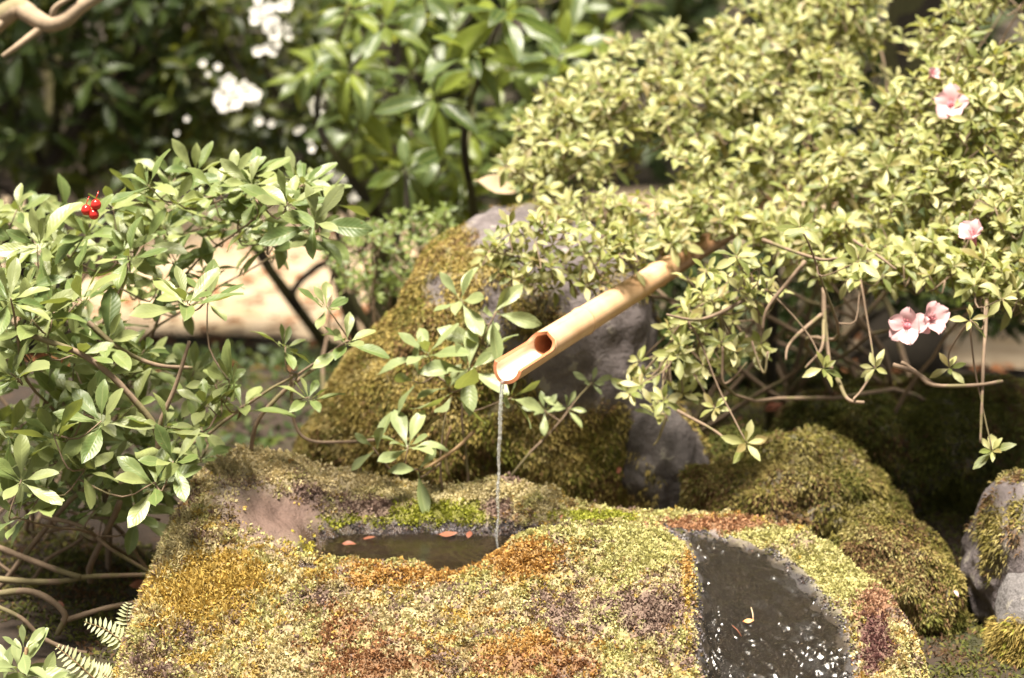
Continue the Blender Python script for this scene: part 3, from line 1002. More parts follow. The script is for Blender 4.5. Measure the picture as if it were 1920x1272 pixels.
# ------------------------------------------------------------------ rocks from an outline, with true depth
def rock(name, outline, Yc, depth, label, cat, amp=.03, seed=0, nth=110, nph=64, colf=None, mossf=None, mat=None, facet=.0, back=None, group=None):
    """closed stone: the outline is its widest section at depth Yc; it bulges `depth` towards and away from the viewer"""
    pts = np.array([tuple(W(u, v, Yc)) for u, v in outline])
    c = pts.mean(0)
    ang = np.arctan2(pts[:, 2] - c[2], pts[:, 0] - c[0])
    rad = np.hypot(pts[:, 2] - c[2], pts[:, 0] - c[0])
    o = np.argsort(ang)
    ang, rad = ang[o], rad[o]
    th = np.linspace(-math.pi, math.pi, nth, endpoint=False)
    rr = np.interp(th, np.concatenate([ang - 2 * math.pi, ang, ang + 2 * math.pi]), np.tile(rad, 3))
    for _ in range(2):
        rr = (np.roll(rr, 1) + 2 * rr + np.roll(rr, -1)) / 4
    ph = np.linspace(0.03, math.pi - .03, nph)
    TH, PH = np.meshgrid(th, ph, indexing='ij')
    RR = rr[:, None] * np.sin(PH) ** .8
    dback = back or depth
    Yv = np.where(PH < math.pi / 2, -depth, dback) * np.abs(np.cos(PH)) ** .85
    V = np.stack([c[0] + RR * np.cos(TH), Yc + Yv, c[2] + RR * np.sin(TH)], -1).reshape(-1, 3)
    cen = np.array([c[0], Yc, c[2]])
    dirv = (V - cen) / (np.linalg.norm(V - cen, axis=1)[:, None] + 1e-9)
    n1 = noise(V, 5, seed, 3)
    n2 = noise(V, 21, seed + 5, 3)
    ridge = 1 - np.abs(noise(V, 9, seed + 9, 2)) * 2
    V = V + dirv * (amp * n1 + amp * .5 * n2 - amp * .35 * np.maximum(0, ridge - .6))[:, None]
    i, j = np.meshgrid(np.arange(nth), np.arange(nph - 1), indexing='ij')
    i2 = (i + 1) % nth
    F = np.stack([i * nph + j, i * nph + j + 1, i2 * nph + j + 1, i2 * nph + j], -1).reshape(-1, 4)
    k0, k1 = np.arange(nth) * nph, np.arange(nth) * nph + nph - 1
    me_f = [F, np.array([k0[::-1]]) if False else np.stack([k0, np.roll(k0, -1), np.full(nth, nth * nph)], -1), np.stack([np.roll(k1, -1), k1, np.full(nth, nth * nph + 1)], -1)]
    V = np.concatenate([V, [V[k0].mean(0)], [V[k1].mean(0)]])
    base = Vector((c[0], Yc, V[:, 2].min()))
    root = empty(name, base, label, cat, group)
    mo = mossf(V) if mossf else np.zeros(len(V))
    cl = colf(V) * .6 if colf else np.zeros((len(V), 3))
    link('stone', mesh_np('stone', V - np.array(base), me_f, {'mossy': mo, 'wet': 0 * mo}, cols=cl), mat or M_ROCK, root)
    return root, V, F

def moss_on(root, V, F, n, colf, mossf, **kw):
    P, Nn = sample_tris(V, F, n)
    vc = Nn * (P - V.mean(0))
    Nn = np.where(vc.sum(1)[:, None] < 0, -Nn, Nn)
    to = np.array([0, CY, CZ]) - P
    keep = (rng.random(n) < mossf(P)) & ((Nn * to).sum(1) > -.5)
    P, Nn = P[keep], Nn[keep]
    if len(P):
        add_moss(root, [tufts(P, Nn, colf(P), **kw)])

# the upright mossy boulder
OLIVE2, STRAW = (.26, .20, .05), (.38, .29, .09)
def boulder_col(P):
    return blend_cols(P, [(OLIVE2, .1), (STRAW, .05), (OLIVE, -.05), ((.20, .12, .05), -.06), ((.20, .20, .035), -.1), ((.42, .34, .14), -.12)], 16, 40)
def boulder_moss(P):
    u, v, _ = proj(P)
    f = .95 + 0 * u
    for (cu, cv, ru, rv, w) in [(930, 440, 90, 65, 1.3), (1120, 460, 110, 55, 1.2), (1125, 650, 150, 125, 1.4), (940, 590, 42, 75, 1.0), (820, 545, 26, 30, .7), (1030, 520, 70, 40, .9), (1240, 800, 60, 110, 1.1)]:
        f = f - w * np.exp(-((u - cu) / ru) ** 4 - ((v - cv) / rv) ** 4)
    for (cu, cv, ru, rv, w) in [(1000, 570, 60, 70, .8), (910, 485, 45, 24, .9), (870, 460, 30, 40, .8)]:
        f = f + w * np.exp(-((u - cu) / ru) ** 4 - ((v - cv) / rv) ** 4)
    return np.clip(f + .45 * noise(P, 30, 61, 2), 0, 1)
b_out = [(930, 393), (860, 430), (810, 470), (760, 545), (700, 620), (640, 690), (600, 770), (570, 850), (560, 940), (600, 1010), (800, 1030), (1000, 1030), (1180, 1020), (1280, 960), (1270, 850), (1245, 740), (1230, 640), (1215, 540), (1190, 460), (1120, 425), (1040, 400), (980, 388)]
b_root, bV, bF = rock('mossy_boulder', b_out, .72, .26, 'tall grey boulder with olive moss standing behind the bamboo spout', 'boulder', .035, 3, colf=boulder_col, mossf=boulder_moss)
moss_on(b_root, bV, bF, 70000, boulder_col, boulder_moss, k=4, length=.010, width=.0032, lean=1.4, hang=.8, spread=.008, bend=.3)

# dark wet wedge of rock at the boulder's right foot, its shade partly put into the stone colour
def w_moss(P):
    u, v, _ = proj(P)
    return np.clip(.75 * sstep(.1, .5, noise(P, 12, 71, 2)) + .5 * (u < 1150), 0, 1)
w_out = [(1160, 760), (1150, 850), (1170, 960), (1240, 1010), (1320, 1000), (1325, 900), (1318, 820), (1290, 760), (1230, 730)]
M_ROCK_DARK = stone_material('dark_rock_stone', [(0, (.03, .026, .026)), (.5, (.085, .072, .07)), (1, (.17, .15, .145))], .6, 9, True)
w_root, wV, wF = rock('dark_rock', w_out, .60, .12, 'dark grey rock wedge below the boulder at its right foot', 'rock', .03, 13, 100, 60, boulder_col, w_moss, M_ROCK_DARK)
moss_on(w_root, wV, wF, 9000, boulder_col, w_moss, k=4, length=.012, width=.003, lean=1.4, hang=1.0, spread=.006, bend=.3)

# moss mounds on the right
def mound_col(P):
    return blend_cols(P, [((.20, .17, .04), .08), ((.30, .24, .08), .06), ((.14, .14, .028), .04), ((.17, .10, .045), -.02), ((.34, .29, .12), -.04)], 13, 80)
full = lambda P: np.clip(.80 + .8 * noise(P, 16, 91, 3), 0, 1)
m_out = [(1290, 950), (1350, 905), (1420, 885), (1480, 850), (1560, 858), (1630, 890), (1700, 960), (1760, 1050), (1740, 1130), (1500, 1170), (1360, 1110), (1280, 1030)]
m_root, mV, mF = rock('moss_mound', m_out, .46, .16, 'rounded shaggy moss mound directly behind the right end of the basin', 'moss mound', .085, 23, 90, 50, mound_col, full)
moss_on(m_root, mV, mF, 42000, mound_col, full, k=4, length=.011, width=.0034, lean=1.3, hang=.8, spread=.009, bend=.3)
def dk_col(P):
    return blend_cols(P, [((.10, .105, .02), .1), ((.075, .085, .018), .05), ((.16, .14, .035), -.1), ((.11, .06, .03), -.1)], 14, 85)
m2_out = [(1500, 770), (1580, 735), (1680, 735), (1800, 742), (1920, 755), (1990, 860), (1960, 980), (1800, 1040), (1640, 1060), (1500, 1000), (1450, 900)]
m4_out = [(1280, 880), (1330, 835), (1420, 815), (1500, 820), (1540, 880), (1520, 960), (1400, 1000), (1290, 980)]
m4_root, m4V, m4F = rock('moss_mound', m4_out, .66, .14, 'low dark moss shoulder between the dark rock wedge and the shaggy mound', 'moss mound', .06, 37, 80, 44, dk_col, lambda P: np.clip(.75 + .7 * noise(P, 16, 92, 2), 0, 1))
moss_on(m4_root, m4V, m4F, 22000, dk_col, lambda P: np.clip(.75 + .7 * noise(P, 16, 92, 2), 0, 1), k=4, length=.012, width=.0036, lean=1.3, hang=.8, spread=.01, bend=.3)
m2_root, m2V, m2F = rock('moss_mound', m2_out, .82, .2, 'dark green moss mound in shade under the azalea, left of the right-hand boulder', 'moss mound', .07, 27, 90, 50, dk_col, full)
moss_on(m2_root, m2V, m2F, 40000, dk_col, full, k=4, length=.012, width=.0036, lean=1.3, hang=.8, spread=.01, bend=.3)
m3_out = [(1560, 1020), (1650, 965), (1740, 985), (1805, 1065), (1830, 1160), (1850, 1260), (1840, 1340), (1660, 1350), (1600, 1280), (1600, 1150)]
m3_root, m3V, m3F = rock('moss_mound', m3_out, .26, .14, 'low yellow-green moss hump filling the gap between basin and right-hand boulder', 'moss mound', .075, 33, 80, 44, mound_col, full)
moss_on(m3_root, m3V, m3F, 40000, mound_col, full, k=4, length=.010, width=.0032, lean=1.3, hang=.8, spread=.009, bend=.3)

# boulder cut by the right edge of the frame, and the paler stone below it
def r_moss(P):
    u, v, _ = proj(P)
    f = .8 * np.exp(-((u - 1862) / 20) ** 4 - ((v - 1020) / 80) ** 4) + .8 * np.exp(-((u - 1908) / 16) ** 4 - ((v - 990) / 50) ** 4) + .6 * (v < 905) - .1
    return np.clip(f + .7 * noise(P, 22, 95, 3), 0, 1)
r_out = [(1930, 880), (1870, 905), (1835, 950), (1812, 1020), (1815, 1090), (1835, 1170), (1850, 1260), (1900, 1330), (2050, 1330), (2110, 1150), (2080, 960), (2010, 890)]
r_root, rV, rF = rock('grey_boulder', r_out, .22, .17, 'rounded grey boulder with moss stripes at the right edge beside the moss hump', 'boulder', .04, 43, 130, 76, mound_col, r_moss)
moss_on(r_root, rV, rF, 14000, mound_col, r_moss, k=4, length=.012, width=.0034, lean=1.3, hang=.8, spread=.008, bend=.3)
def s_moss(P):
    u, v, _ = proj(P)
    return np.clip(sstep(1155, 1190, v + 20 * noise(P, 30, 97, 2)), 0, 1)
s_out = [(1940, 1060), (1905, 1085), (1880, 1130), (1875, 1180), (1890, 1260), (1930, 1330), (2040, 1330), (2060, 1180), (2010, 1080)]
s_root, sV, sF = rock('pale_stone', s_out, .06, .10, 'pale smooth grey stone with golden moss under the boulder at the right edge', 'stone', .014, 53, 70, 40, lambda P: blend_cols(P, [(GOLD, .1), (STRAW, .1), (YGREEN, -.1)], 20, 7), s_moss, stone_material('pale_stone', [(0, (.12, .11, .11)), (.5, (.19, .18, .18)), (1, (.27, .26, .255))], .75, 9, True))
moss_on(s_root, sV, sF, 9000, lambda P: blend_cols(P, [(STRAW, .1), (GOLD, -.05), (YGREEN, -.05), (OLIVE2, .05)], 20, 7), s_moss, k=4, length=.018, width=.003, lean=1.2, hang=.7, spread=.008, bend=.3)

# ------------------------------------------------------------------ bamboo spout and the stream
TIP, END = W(952, 690, .06), W(1255, 502, .58)
ax = (END - TIP).normalized()
LEN = (END - TIP).length
side_v = ax.cross(Vector((0, 0, 1))).normalized()
upv = side_v.cross(ax).normalized()
bam = empty('bamboo_spout', TIP, 'pale bamboo spout with scooped open tip pouring water into the basin', 'water spout')
ROLL = R(-14)
def bam_pt(s, ang, r):
    """ang measured from straight down"""
    a = ang + ROLL
    return TIP + ax * s + (-upv * math.cos(a) + side_v * math.sin(a)) * r
def bam_r(s):
    r = .0258 - .0035 * s / LEN
    for k in NODE_S:
        r += .0012 * math.exp(-((s - k) / .006) ** 2)
    return r
def s_of_u(u):
    lo, hi = 0, LEN
    for _ in range(40):
        m = (lo + hi) / 2
        if proj(np.array(TIP + ax * m))[0] < u:
            lo = m
        else:
            hi = m
    return lo
NODE_S = [s_of_u(1092), s_of_u(1232)]
CUT = s_of_u(1022)
svals = np.concatenate([np.linspace(0, CUT + .004, 34), np.linspace(CUT + .012, LEN, 60)])
na = 40
Vo, Vi = [], []
for s in svals:
    f = min(1, max(0, (s - CUT + .022) / .022))
    tm = R(98) + (math.pi - R(98)) * (1 - math.sqrt(max(0, 1 - f * f)))
    lip = .004 * math.sin(min(1, s / .02) * math.pi / 2)
    for a in np.linspace(-tm, tm, na):
        ss = s - (.010 * (1 - (abs(a) / tm)) if s < .001 else 0)
        Vo.append(bam_pt(ss, a, bam_r(s)))
        Vi.append(bam_pt(ss, a, bam_r(s) - .0062))
ns = len(svals)
V = np.array([tuple(p) for p in Vo + Vi]) - np.array(TIP)
i, j = np.meshgrid(np.arange(ns - 1), np.arange(na - 1), indexing='ij')
Fo = np.stack([i * na + j, i * na + j + 1, (i + 1) * na + j + 1, (i + 1) * na + j], -1).reshape(-1, 4)
Fi = Fo[:, ::-1] + ns * na
rot = ax.to_track_quat('Y', 'Z').to_matrix().to_4x4()
rotI = np.array(rot.to_3x3().inverted())
def bam_link(name, V, F, mat, **k):
    o = link(name, mesh_np(name, V @ rotI.T, F, **k), mat, bam)
    o.matrix_basis = rot
    return o
bam_link('culm', V, [Fo], M_BAMBOO)
kb = int(np.argmax(svals > CUT - .004)) * (na - 1)
bam_link('trough', V, [Fi[:kb]], M_BORE)
bam_link('bore', V, [Fi[kb:]], M_CUT)
# raw cut edge: the rim of the scoop
ii = np.arange(ns - 1)
io = ns * na
rim = np.concatenate([np.stack([ii * na, (ii + 1) * na, (ii + 1) * na + io, ii * na + io], -1),
                      np.stack([ii * na + na - 1, ii * na + na - 1 + io, (ii + 1) * na + na - 1 + io, (ii + 1) * na + na - 1], -1),
                      np.stack([np.arange(na - 1), np.arange(na - 1) + io, np.arange(1, na) + io, np.arange(1, na)], -1)])
bam_link('cut_edge', V + np.array(upv) * .0003, rim, M_CUT, smooth=False)
for k in NODE_S:
    g = Geo()
    for (ds, h, w) in ((0, .0008, .0018),):
        rows = []
        for s_, hh in ((-w, -.0004), (-w * .4, h), (w * .4, h), (w, -.0004)):
            rows.append([np.array(bam_pt(k + s_, a, bam_r(k) + hh)) for a in np.linspace(-math.pi, math.pi, 40, endpoint=False)])
        rows = np.array(rows).reshape(-1, 3) - np.array(TIP)
        i, j = np.meshgrid(np.arange(3), np.arange(40), indexing='ij')
        j2 = (j + 1) % 40
        g.add(rows, np.stack([i * 40 + j, i * 40 + j2, (i + 1) * 40 + j2, (i + 1) * 40 + j], -1).reshape(-1, 4))
    bam_link('node_ring', np.concatenate(g.v), g.f, M_NODE)
# older brown supply cane that feeds the spout, and the stake that carries it inside the bush
END2 = TIP + ax * (LEN + .62)
g = Geo()
s2 = np.linspace(LEN - .03, LEN + .62, 24)
g.tube([np.array(TIP + ax * s) for s in s2], [.0205 + .0012 * math.exp(-((s - LEN - .13) / .006) ** 2) for s in s2], 24)
g.build('supply_cane', M_BAMBOO_OLD, bam)
pb = TIP + ax * (LEN + .52)
g = Geo()
g.tube([(pb.x, pb.y + .02, float(gh(pb.x, pb.y)) - .1), (pb.x, pb.y + .02, pb.z - .02), (pb.x, pb.y + .02, pb.z + .03)], .011, 12)
g.build('support_stake', M_BARK, bam)

# falling stream
lipp = bam_pt(-.008, -ROLL * .3, .0235)
zs = np.linspace(0, 1, 130)
st, rd = [], []
for t in zs:
    zz = lipp.z + .003 + (WZ - .004 - lipp.z) * t
    fall = max(0, lipp.z - zz)
    off = -.012 * (1 - math.exp(-fall * 14)) * 1.0
    st.append((lipp.x - .002 - .010 * math.sqrt(fall / .3) + .0012 * math.sin(26 * t) * t, lipp.y + off * .4, zz))
    rd.append(.0033 * (1 - .40 * t) * (1 + .12 * math.sin(17 * t * t) + random.uniform(-.08, .08)))
sv, sf = tube_arrays(st, rd, 12)
sv = sv + (.0011 * noise(sv, 260, 5, 2))[:, None] * np.array([1, 1, 0])
g = Geo()
g.add(sv, sf)
# water lying in the trough of the spout
stream = g.build('water_stream', M_STREAM)
tag(stream, 'thin sparkling stream of water falling from the bamboo tip to the pool', 'water stream')

# ------------------------------------------------------------------ left broad-leaved shrub
def inside_poly(u, v, poly):
    r = False
    j = len(poly) - 1
    for i in range(len(poly)):
        if (poly[i][1] > v) != (poly[j][1] > v) and u < (poly[j][0] - poly[i][0]) * (v - poly[i][1]) / (poly[j][1] - poly[i][1]) + poly[i][0]:
            r = not r
        j = i
    return r

def fill(polys, n, yf, jitter, mind, gaps=0.0):
    """rosette centres spread through a volume seen inside the polygon"""
    out, tries = [], 0
    us = [p[0] for p in polys]
    vs_ = [p[1] for p in polys]
    while len(out) < n and tries < n * 60:  # a few gaps are left between clumps
        tries += 1
        u, v = random.uniform(min(us), max(us)), random.uniform(min(vs_), max(vs_))
        if not inside_poly(u, v, polys):
            continue
        p = W(u, v, yf(u, v) + random.uniform(*jitter))
        if gaps and noise(np.array([tuple(p)]), 8.0, 808, 2)[0] < gaps - .5:
            continue
        if any((p - q).length < mind for q in out[-220:]):
            continue
        out.append(p)
    return out

ls = empty('broad_leaved_shrub', (-.75, .30, float(gh(-.75, .3))), 'leafy shrub with broad pale green leaves and three red berries left of the basin', 'shrub')
key = [(350, 565, .02, 1.1), (275, 345, .22, 1.0), (100, 815, -.02, 1.15), (190, 790, .0, 1.1), (290, 905, -.02, 1.2), (325, 865, -.02, 1.0), (70, 460, .15, 1.1), (160, 440, .2, 1.0), (60, 600, .05, 1.15), (150, 560, .1, 1.1), (430, 715, .1, .95), (385, 755, .1, .9), (470, 345, .25, 1.0), (540, 380, .2, 1.0), (590, 415, .2, 1.15), (410, 360, .28, 1.0), (330, 380, .25, 1.0), (650, 640, .15, .85), (612, 575, .15, .7), (580, 745, .15, .7), (535, 650, .2, .7), (20, 700, .0, 1.3), (40, 900, -.05, 1.1), (80, 920, .0, 1.1), (160, 880, .0, 1.0), (20, 560, .0, 1.1), (240, 480, .15, .9), (200, 640, .1, 1.1), (190, 700, .15, 1.1), (135, 640, .2, 1.1), (390, 560, .12, .9), (480, 410, .25, 1.0), (440, 330, .3, 1.0), (30, 970, -.05, .9), (310, 800, .02, .9), (20, 820, .05, 1.1), (250, 760, .12, .9)]
tips, lv = [], []
for (u, v, y, s) in key:
    p = W(u, v, y)
    axis = Vector((random.gauss(0, .35), -.55 + random.gauss(0, .3), .75))
    tips.append(tuple(p))
    lv += rosette(p, axis, random.choice((7, 8, 9)), .084 * s, 35, 88)
A_ = [(-60, 400), (60, 360), (150, 400), (250, 330), (420, 320), (560, 320), (640, 390), (620, 450), (540, 470), (450, 450), (340, 460), (240, 480), (180, 520), (0, 560), (-60, 560)]
B_ = [(-60, 500), (120, 500), (210, 590), (210, 700), (140, 900), (120, 960), (-60, 1000)]
C_ = [(210, 600), (300, 680), (430, 680), (470, 740), (400, 860), (360, 920), (240, 980), (130, 960), (180, 760)]
for p in fill(A_, 52, lambda u, v: .32, (-.08, .30), .035) + fill(B_, 66, lambda u, v: .10, (-.05, .38), .035) + fill([(210, 430), (520, 430), (480, 500), (380, 600), (210, 600)], 15, lambda u, v: .35, (-.1, .2), .05) + fill(C_, 36, lambda u, v: .18, (-.05, .25), .035):
    axis = Vector((random.gauss(0, .4), -.4 + random.gauss(0, .35), .8))
    tips.append(tuple(p))
    lv += rosette(p, axis, random.choice((6, 7, 8)), random.uniform(.058, .086), 35, 92)
bases = [(-.80 + random.gauss(0, .12), .50 + random.gauss(0, .08), .38) for _ in range(5)] + [(-1.1, .45, .38), (-.62, .5, .38)]
branches(ls, tips, bases, M_TWIG, 11, .0052, .0018, .10)
emit_leaves(ls, lv, T_BROAD, M_LEAF)
# branches that the photograph shows bare: the two forks in the middle and the tangle at the foot
for k, (pts, r0, r1) in enumerate([
        ([(60, 630, .02), (160, 670, .03), (235, 735, .04), (290, 800, .05), (300, 860, .06)], .0045, .006),
        ([(355, 640, .06), (330, 720, .06), (300, 800, .06), (298, 870, .07)], .003, .005),
        ([(165, 605, .1), (220, 650, .1), (290, 680, .1), (360, 690, .12)], .005, .003),
        ([(-20, 1085, .1), (90, 1092, .1), (180, 1080, .12), (300, 1078, .15)], .006, .004),
        ([(-20, 1020, .15), (70, 1055, .12), (150, 1082, .1)], .006, .005),
        ([(80, 968, .2), (150, 985, .18), (210, 1030, .16), (290, 1080, .16)], .0045, .003),
        ([(225, 940, .15), (200, 1000, .18), (170, 1060, .2), (170, 1090, .22)], .005, .006),
        ([(130, 960, .25), (190, 970, .22), (260, 968, .22), (300, 975, .22)], .003, .0025),
        ([(60, 1000, .28), (120, 990, .28), (180, 965, .28)], .0035, .003),
        ([(-20, 1045, .25), (50, 1090, .25), (90, 1050, .25), (140, 1020, .25), (175, 990, .25)], .0035, .003),
        ([(250, 975, .2), (250, 1030, .2), (280, 1075, .2)], .003, .003),
        ([(-20, 1115, .05), (60, 1110, .05), (120, 1150, .04), (108, 1190, .04)], .006, .005),
        ([(115, 1165, .04), (190, 1145, .05), (280, 1125, .08)], .005, .004),
        ([(-10, 1135, .0), (40, 1160, -.02), (75, 1195, -.02), (120, 1215, -.02), (180, 1228, 0), (240, 1210, .02)], .004, .0035),
        ([(545, 700, .2), (550, 790, .2), (580, 825, .2), (650, 828, .22), (720, 824, .25)], .003, .003),
        ([(590, 690, .2), (520, 745, .2), (480, 790, .2), (470, 860, .22)], .0035, .004)]):
    P = smooth_path([tuple(W(*p)) for p in pts], 20, .004, 400 + k)
    g = Geo()
    g.tube(P, np.linspace(r0, r1, len(P)) * (1 + .18 * noise(P, 70, k, 2)), 8)
    g.build('branch', M_TWIG, ls)
# three red berries in the top of the shrub
for (u, v) in ((162, 394), (180, 384), (176, 402)):
    g = Geo()
    c = np.array(W(u, v, .1))
    ph = np.linspace(0.02, math.pi - .02, 9)
    r = .0092
    prof = [(c[0], c[1], c[2] + r * math.cos(p)) for p in ph]
    g.tube(prof, [r * math.sin(p) * (1 - .06 * (1 + math.cos(p))) for p in ph], 14)
    g.tube([c + np.array([0, 0, r]), c + np.array([.004, .006, r + .012])], .0008, 5)
    b = g.build('berry', M_BERRY, ls)

# ------------------------------------------------------------------ sprigs growing across the foot of the boulder
sp = empty('leafy_sprig_plant', (-.16, .30, float(gh(-.16, .3))), 'pale leafy sprigs rising between basin and boulder, beside the falling water', 'plant')
tips, lv = [], []
for (u, v, y, s, n, ax_) in [(862, 560, .34, .95, 7, (-.2, -.6, .7)), (930, 585, .30, 1.15, 5, (.5, -.6, .4)), (800, 660, .28, 1.05, 7, (-.3, -.5, .8)), (880, 690, .26, 1.1, 8, (.1, -.6, .7)), (915, 650, .32, 1.0, 6, (.2, -.4, .8)), (775, 715, .26, 1.0, 3, (-.9, -.3, .1)), (850, 745, .22, 1.15, 4, (0, -.5, -.8)), (965, 745, .26, 1.15, 5, (.8, -.4, .3)), (765, 835, .20, 1.0, 8, (0, -.5, .75)), (700, 840, .22, .9, 4, (-.5, -.4, .4)), (785, 880, .2, .8, 4, (.1, -.4, .3)), (840, 720, .3, .9, 6, (0, -.3, .8)), (1065, 765, .40, .55, 6, (.3, -.6, .5)), (1110, 718, .44, .45, 6, (.1, -.7, .5)), (1020, 770, .40, .5, 6, (-.2, -.6, .5))]:
    p = W(u, v, y)
    tips.append(tuple(p))
    lv += rosette(p, ax_, n, .086 * s, 30, 85)
branches(sp, tips, [(-.16, .30, .40), (-.10, .33, .40), (-.19, .27, .4)], M_TWIG, 4, .0030, .0018, .05)
for k, (pts, r0, r1) in enumerate([([(890, 808, .22), (850, 845, .2), (790, 885, .2)], .0035, .003), ([(840, 770, .24), (800, 800, .24), (785, 830, .22)], .0028, .0028), ([(845, 800, .26), (835, 840, .26), (840, 890, .26)], .0025, .003)]):
    P = smooth_path([tuple(W(*p)) for p in pts], 12, .003, 500 + k)
    g = Geo()
    g.tube(P, np.linspace(r0, r1, len(P)) * (1 + .18 * noise(P, 70, k, 2)), 8)
    g.build('branch', M_TWIG_R, sp)
emit_leaves(sp, lv, T_BROAD, M_SPRIG)

# ------------------------------------------------------------------ azalea
az = empty('azalea_bush', (.75, .95, float(gh(.75, .95))), 'large clipped azalea mound with cream-green leaves and a few pink flowers', 'azalea')
AZ1 = [(940, 290), (1000, 190), (1090, 130), (1190, 70), (1330, 25), (1450, -20), (1600, -60), (1645, -60), (1660, 40), (1775, 40), (1790, -60), (1980, -60), (1980, 420), (1900, 440), (1780, 380), (1640, 420), (1560, 440), (1430, 400), (1300, 410), (1190, 400), (1000, 410), (950, 370)]
def yf(u, v):
    top = .42 + .85 * max(0, (560 - v)) / 560
    right = .20 + .62 * max(0, (620 - v)) / 620
    k = min(1, max(0, (u - 1480) / 330))
    return top * (1 - k) + right * k
tips, lv = [], []
def az_add(pts, L0, L1, n=(6, 7, 8), ax_=None):
    global lv
    for p in pts:
        u, v, _ = proj(np.array(tuple(p)))
        t = (u - 1130) / 215
        if 0 < t < 1.02 and p.y < .78 and abs(v - (572 - 122 * t)) < 34:      # the cane stays clear of leaves
            continue
        axis = Vector((random.gauss(0, .35), -.55 + random.gauss(0, .3), .75)) if ax_ is None else Vector(ax_)
        tips.append(tuple(p))
        lv += rosette(p, axis, random.choice(n), random.uniform(L0, L1), 35, 92, gap=.001)
az_add(fill(AZ1, 800, yf, (-.06, .06), .016, .39), .024, .050)
az_add(fill(AZ1, 460, yf, (.06, .30), .018, .3), .028, .050)
AZ2 = [(1000, 400), (1190, 400), (1430, 400), (1640, 420), (1760, 400), (1980, 430), (1980, 600), (1850, 560), (1770, 520), (1640, 540), (1530, 520), (1440, 460), (1350, 430), (1240, 470), (1100, 420)]
az_add(fill(AZ2, 330, yf, (-.04, .16), .018), .030, .048)
AZ3 = [(920, 430), (1000, 400), (1130, 420), (1210, 470), (1190, 540), (1090, 550), (950, 530), (915, 480)]
az_add(fill(AZ3, 60, lambda u, v: .42, (-.04, .03), .02), .032, .042)
AZ4 = [(1260, 470), (1420, 470), (1480, 540), (1420, 600), (1440, 660), (1330, 720), (1230, 780), (1170, 730), (1210, 640), (1260, 600), (1290, 540)]
az_add(fill(AZ4, 74, lambda u, v: .36, (-.07, .10), .022), .030, .042)
sprigs = [(1400, 830, .20, .052), (1860, 845, .14, .042), (1340, 765, .26, .036), (1270, 665, .30, .046), (1318, 685, .3, .044), (1545, 690, .22, .040), (1640, 690, .24, .038), (1245, 750, .30, .044), (1780, 690, .2, .036), (1500, 425, .2, .045), (1610, 490, .18, .05), (1380, 480, .26, .045), (1180, 735, .34, .04), (1820, 600, .15, .036), (1880, 560, .12, .042), (1290, 600, .28, .042)]
for (u, v, y, L) in sprigs:
    az_add([W(u, v, y)], L, L, (7, 8), (random.gauss(0, .25), -.75, .6))
n_keep = len(tips)
low = [i for i, t in enumerate(tips) if proj(np.array(t))[1] > 640]
branches(az, [t for i, t in enumerate(tips) if i not in low], [(.75 + random.gauss(0, .22), 1.15 + random.gauss(0, .15), .48) for _ in range(9)], M_TWIG, 20, .0062, .0015, .12)
for k, (pts, r0, r1) in enumerate([
        ([(1545, 540, .4), (1545, 600, .38), (1555, 680, .34), (1560, 690, .3)], .0045, .003),
        ([(1540, 590, .38), (1500, 625, .34), (1480, 650, .3), (1474, 675, .28)], .004, .002),
        ([(1545, 600, .38), (1540, 650, .3), (1510, 690, .26)], .0035, .002),
        ([(1570, 710, .24), (1590, 745, .2), (1620, 755, .18)], .004, .003),
        ([(1635, 700, .24), (1615, 735, .2), (1600, 750, .18)], .0022, .002),
        ([(1510, 490, .3), (1470, 540, .3), (1440, 580, .3), (1430, 620, .3)], .0042, .0025),
        ([(1400, 560, .3), (1340, 590, .28), (1300, 600, .26), (1250, 590, .24)], .004, .0022),
        ([(1355, 650, .3), (1357, 720, .3), (1400, 680, .3)], .0026, .002),
        ([(1410, 640, .3), (1435, 700, .28), (1440, 660, .28)], .0022, .002),
        ([(1675, 685, .2), (1720, 700, .18), (1750, 722, .17), (1830, 722, .16), (1880, 715, .16)], .0045, .003),
        ([(1690, 680, .2), (1730, 710, .2), (1760, 725, .18)], .0035, .0025),
        ([(1850, 560, .26), (1846, 650, .20), (1842, 740, .16), (1840, 790, .15), (1838, 830, .14)], .0035, .002),
        ([(1250, 780, .3), (1235, 820, .3), (1225, 835, .3)], .003, .0015),
        ([(1270, 770, .28), (1330, 805, .24), (1365, 828, .2)], .003, .002),
        ([(1430, 450, .32), (1480, 470, .28), (1540, 490, .24), (1570, 485, .22)], .0035, .0025),
        ([(1600, 450, .3), (1650, 480, .26), (1680, 505, .24)], .003, .002)]):
    P = smooth_path([tuple(W(*p)) for p in pts], 16, .005, 600 + k)
    g = Geo()
    g.tube(P, np.linspace(r0, r1, len(P)) * (1 + .18 * noise(P, 70, k, 2)), 8)
    g.build('branch', M_TWIG, az)
g = Geo()
for i in low:                                                   # low sprigs hang from the leaf mass above them
    t = Vector(tips[i])
    u, v, d = proj(np.array(tips[i]))
    near = min((q for j, q in enumerate(tips) if j not in low), key=lambda q: (Vector(q) - t).length + .5 * max(0, t.z - q[2]))
    mid = (Vector(near) + t) / 2 + Vector((random.gauss(0, .012), .02, -.015))
    P = smooth_path([near, tuple(mid), tips[i]], 10, .007, i)
    g.tube(P, np.linspace(.0019, .0012, len(P)), 6)
g.build('hanging_stems', M_TWIG, az, kind='stuff')
emit_leaves(az, lv, T_AZ, M_AZALEA)

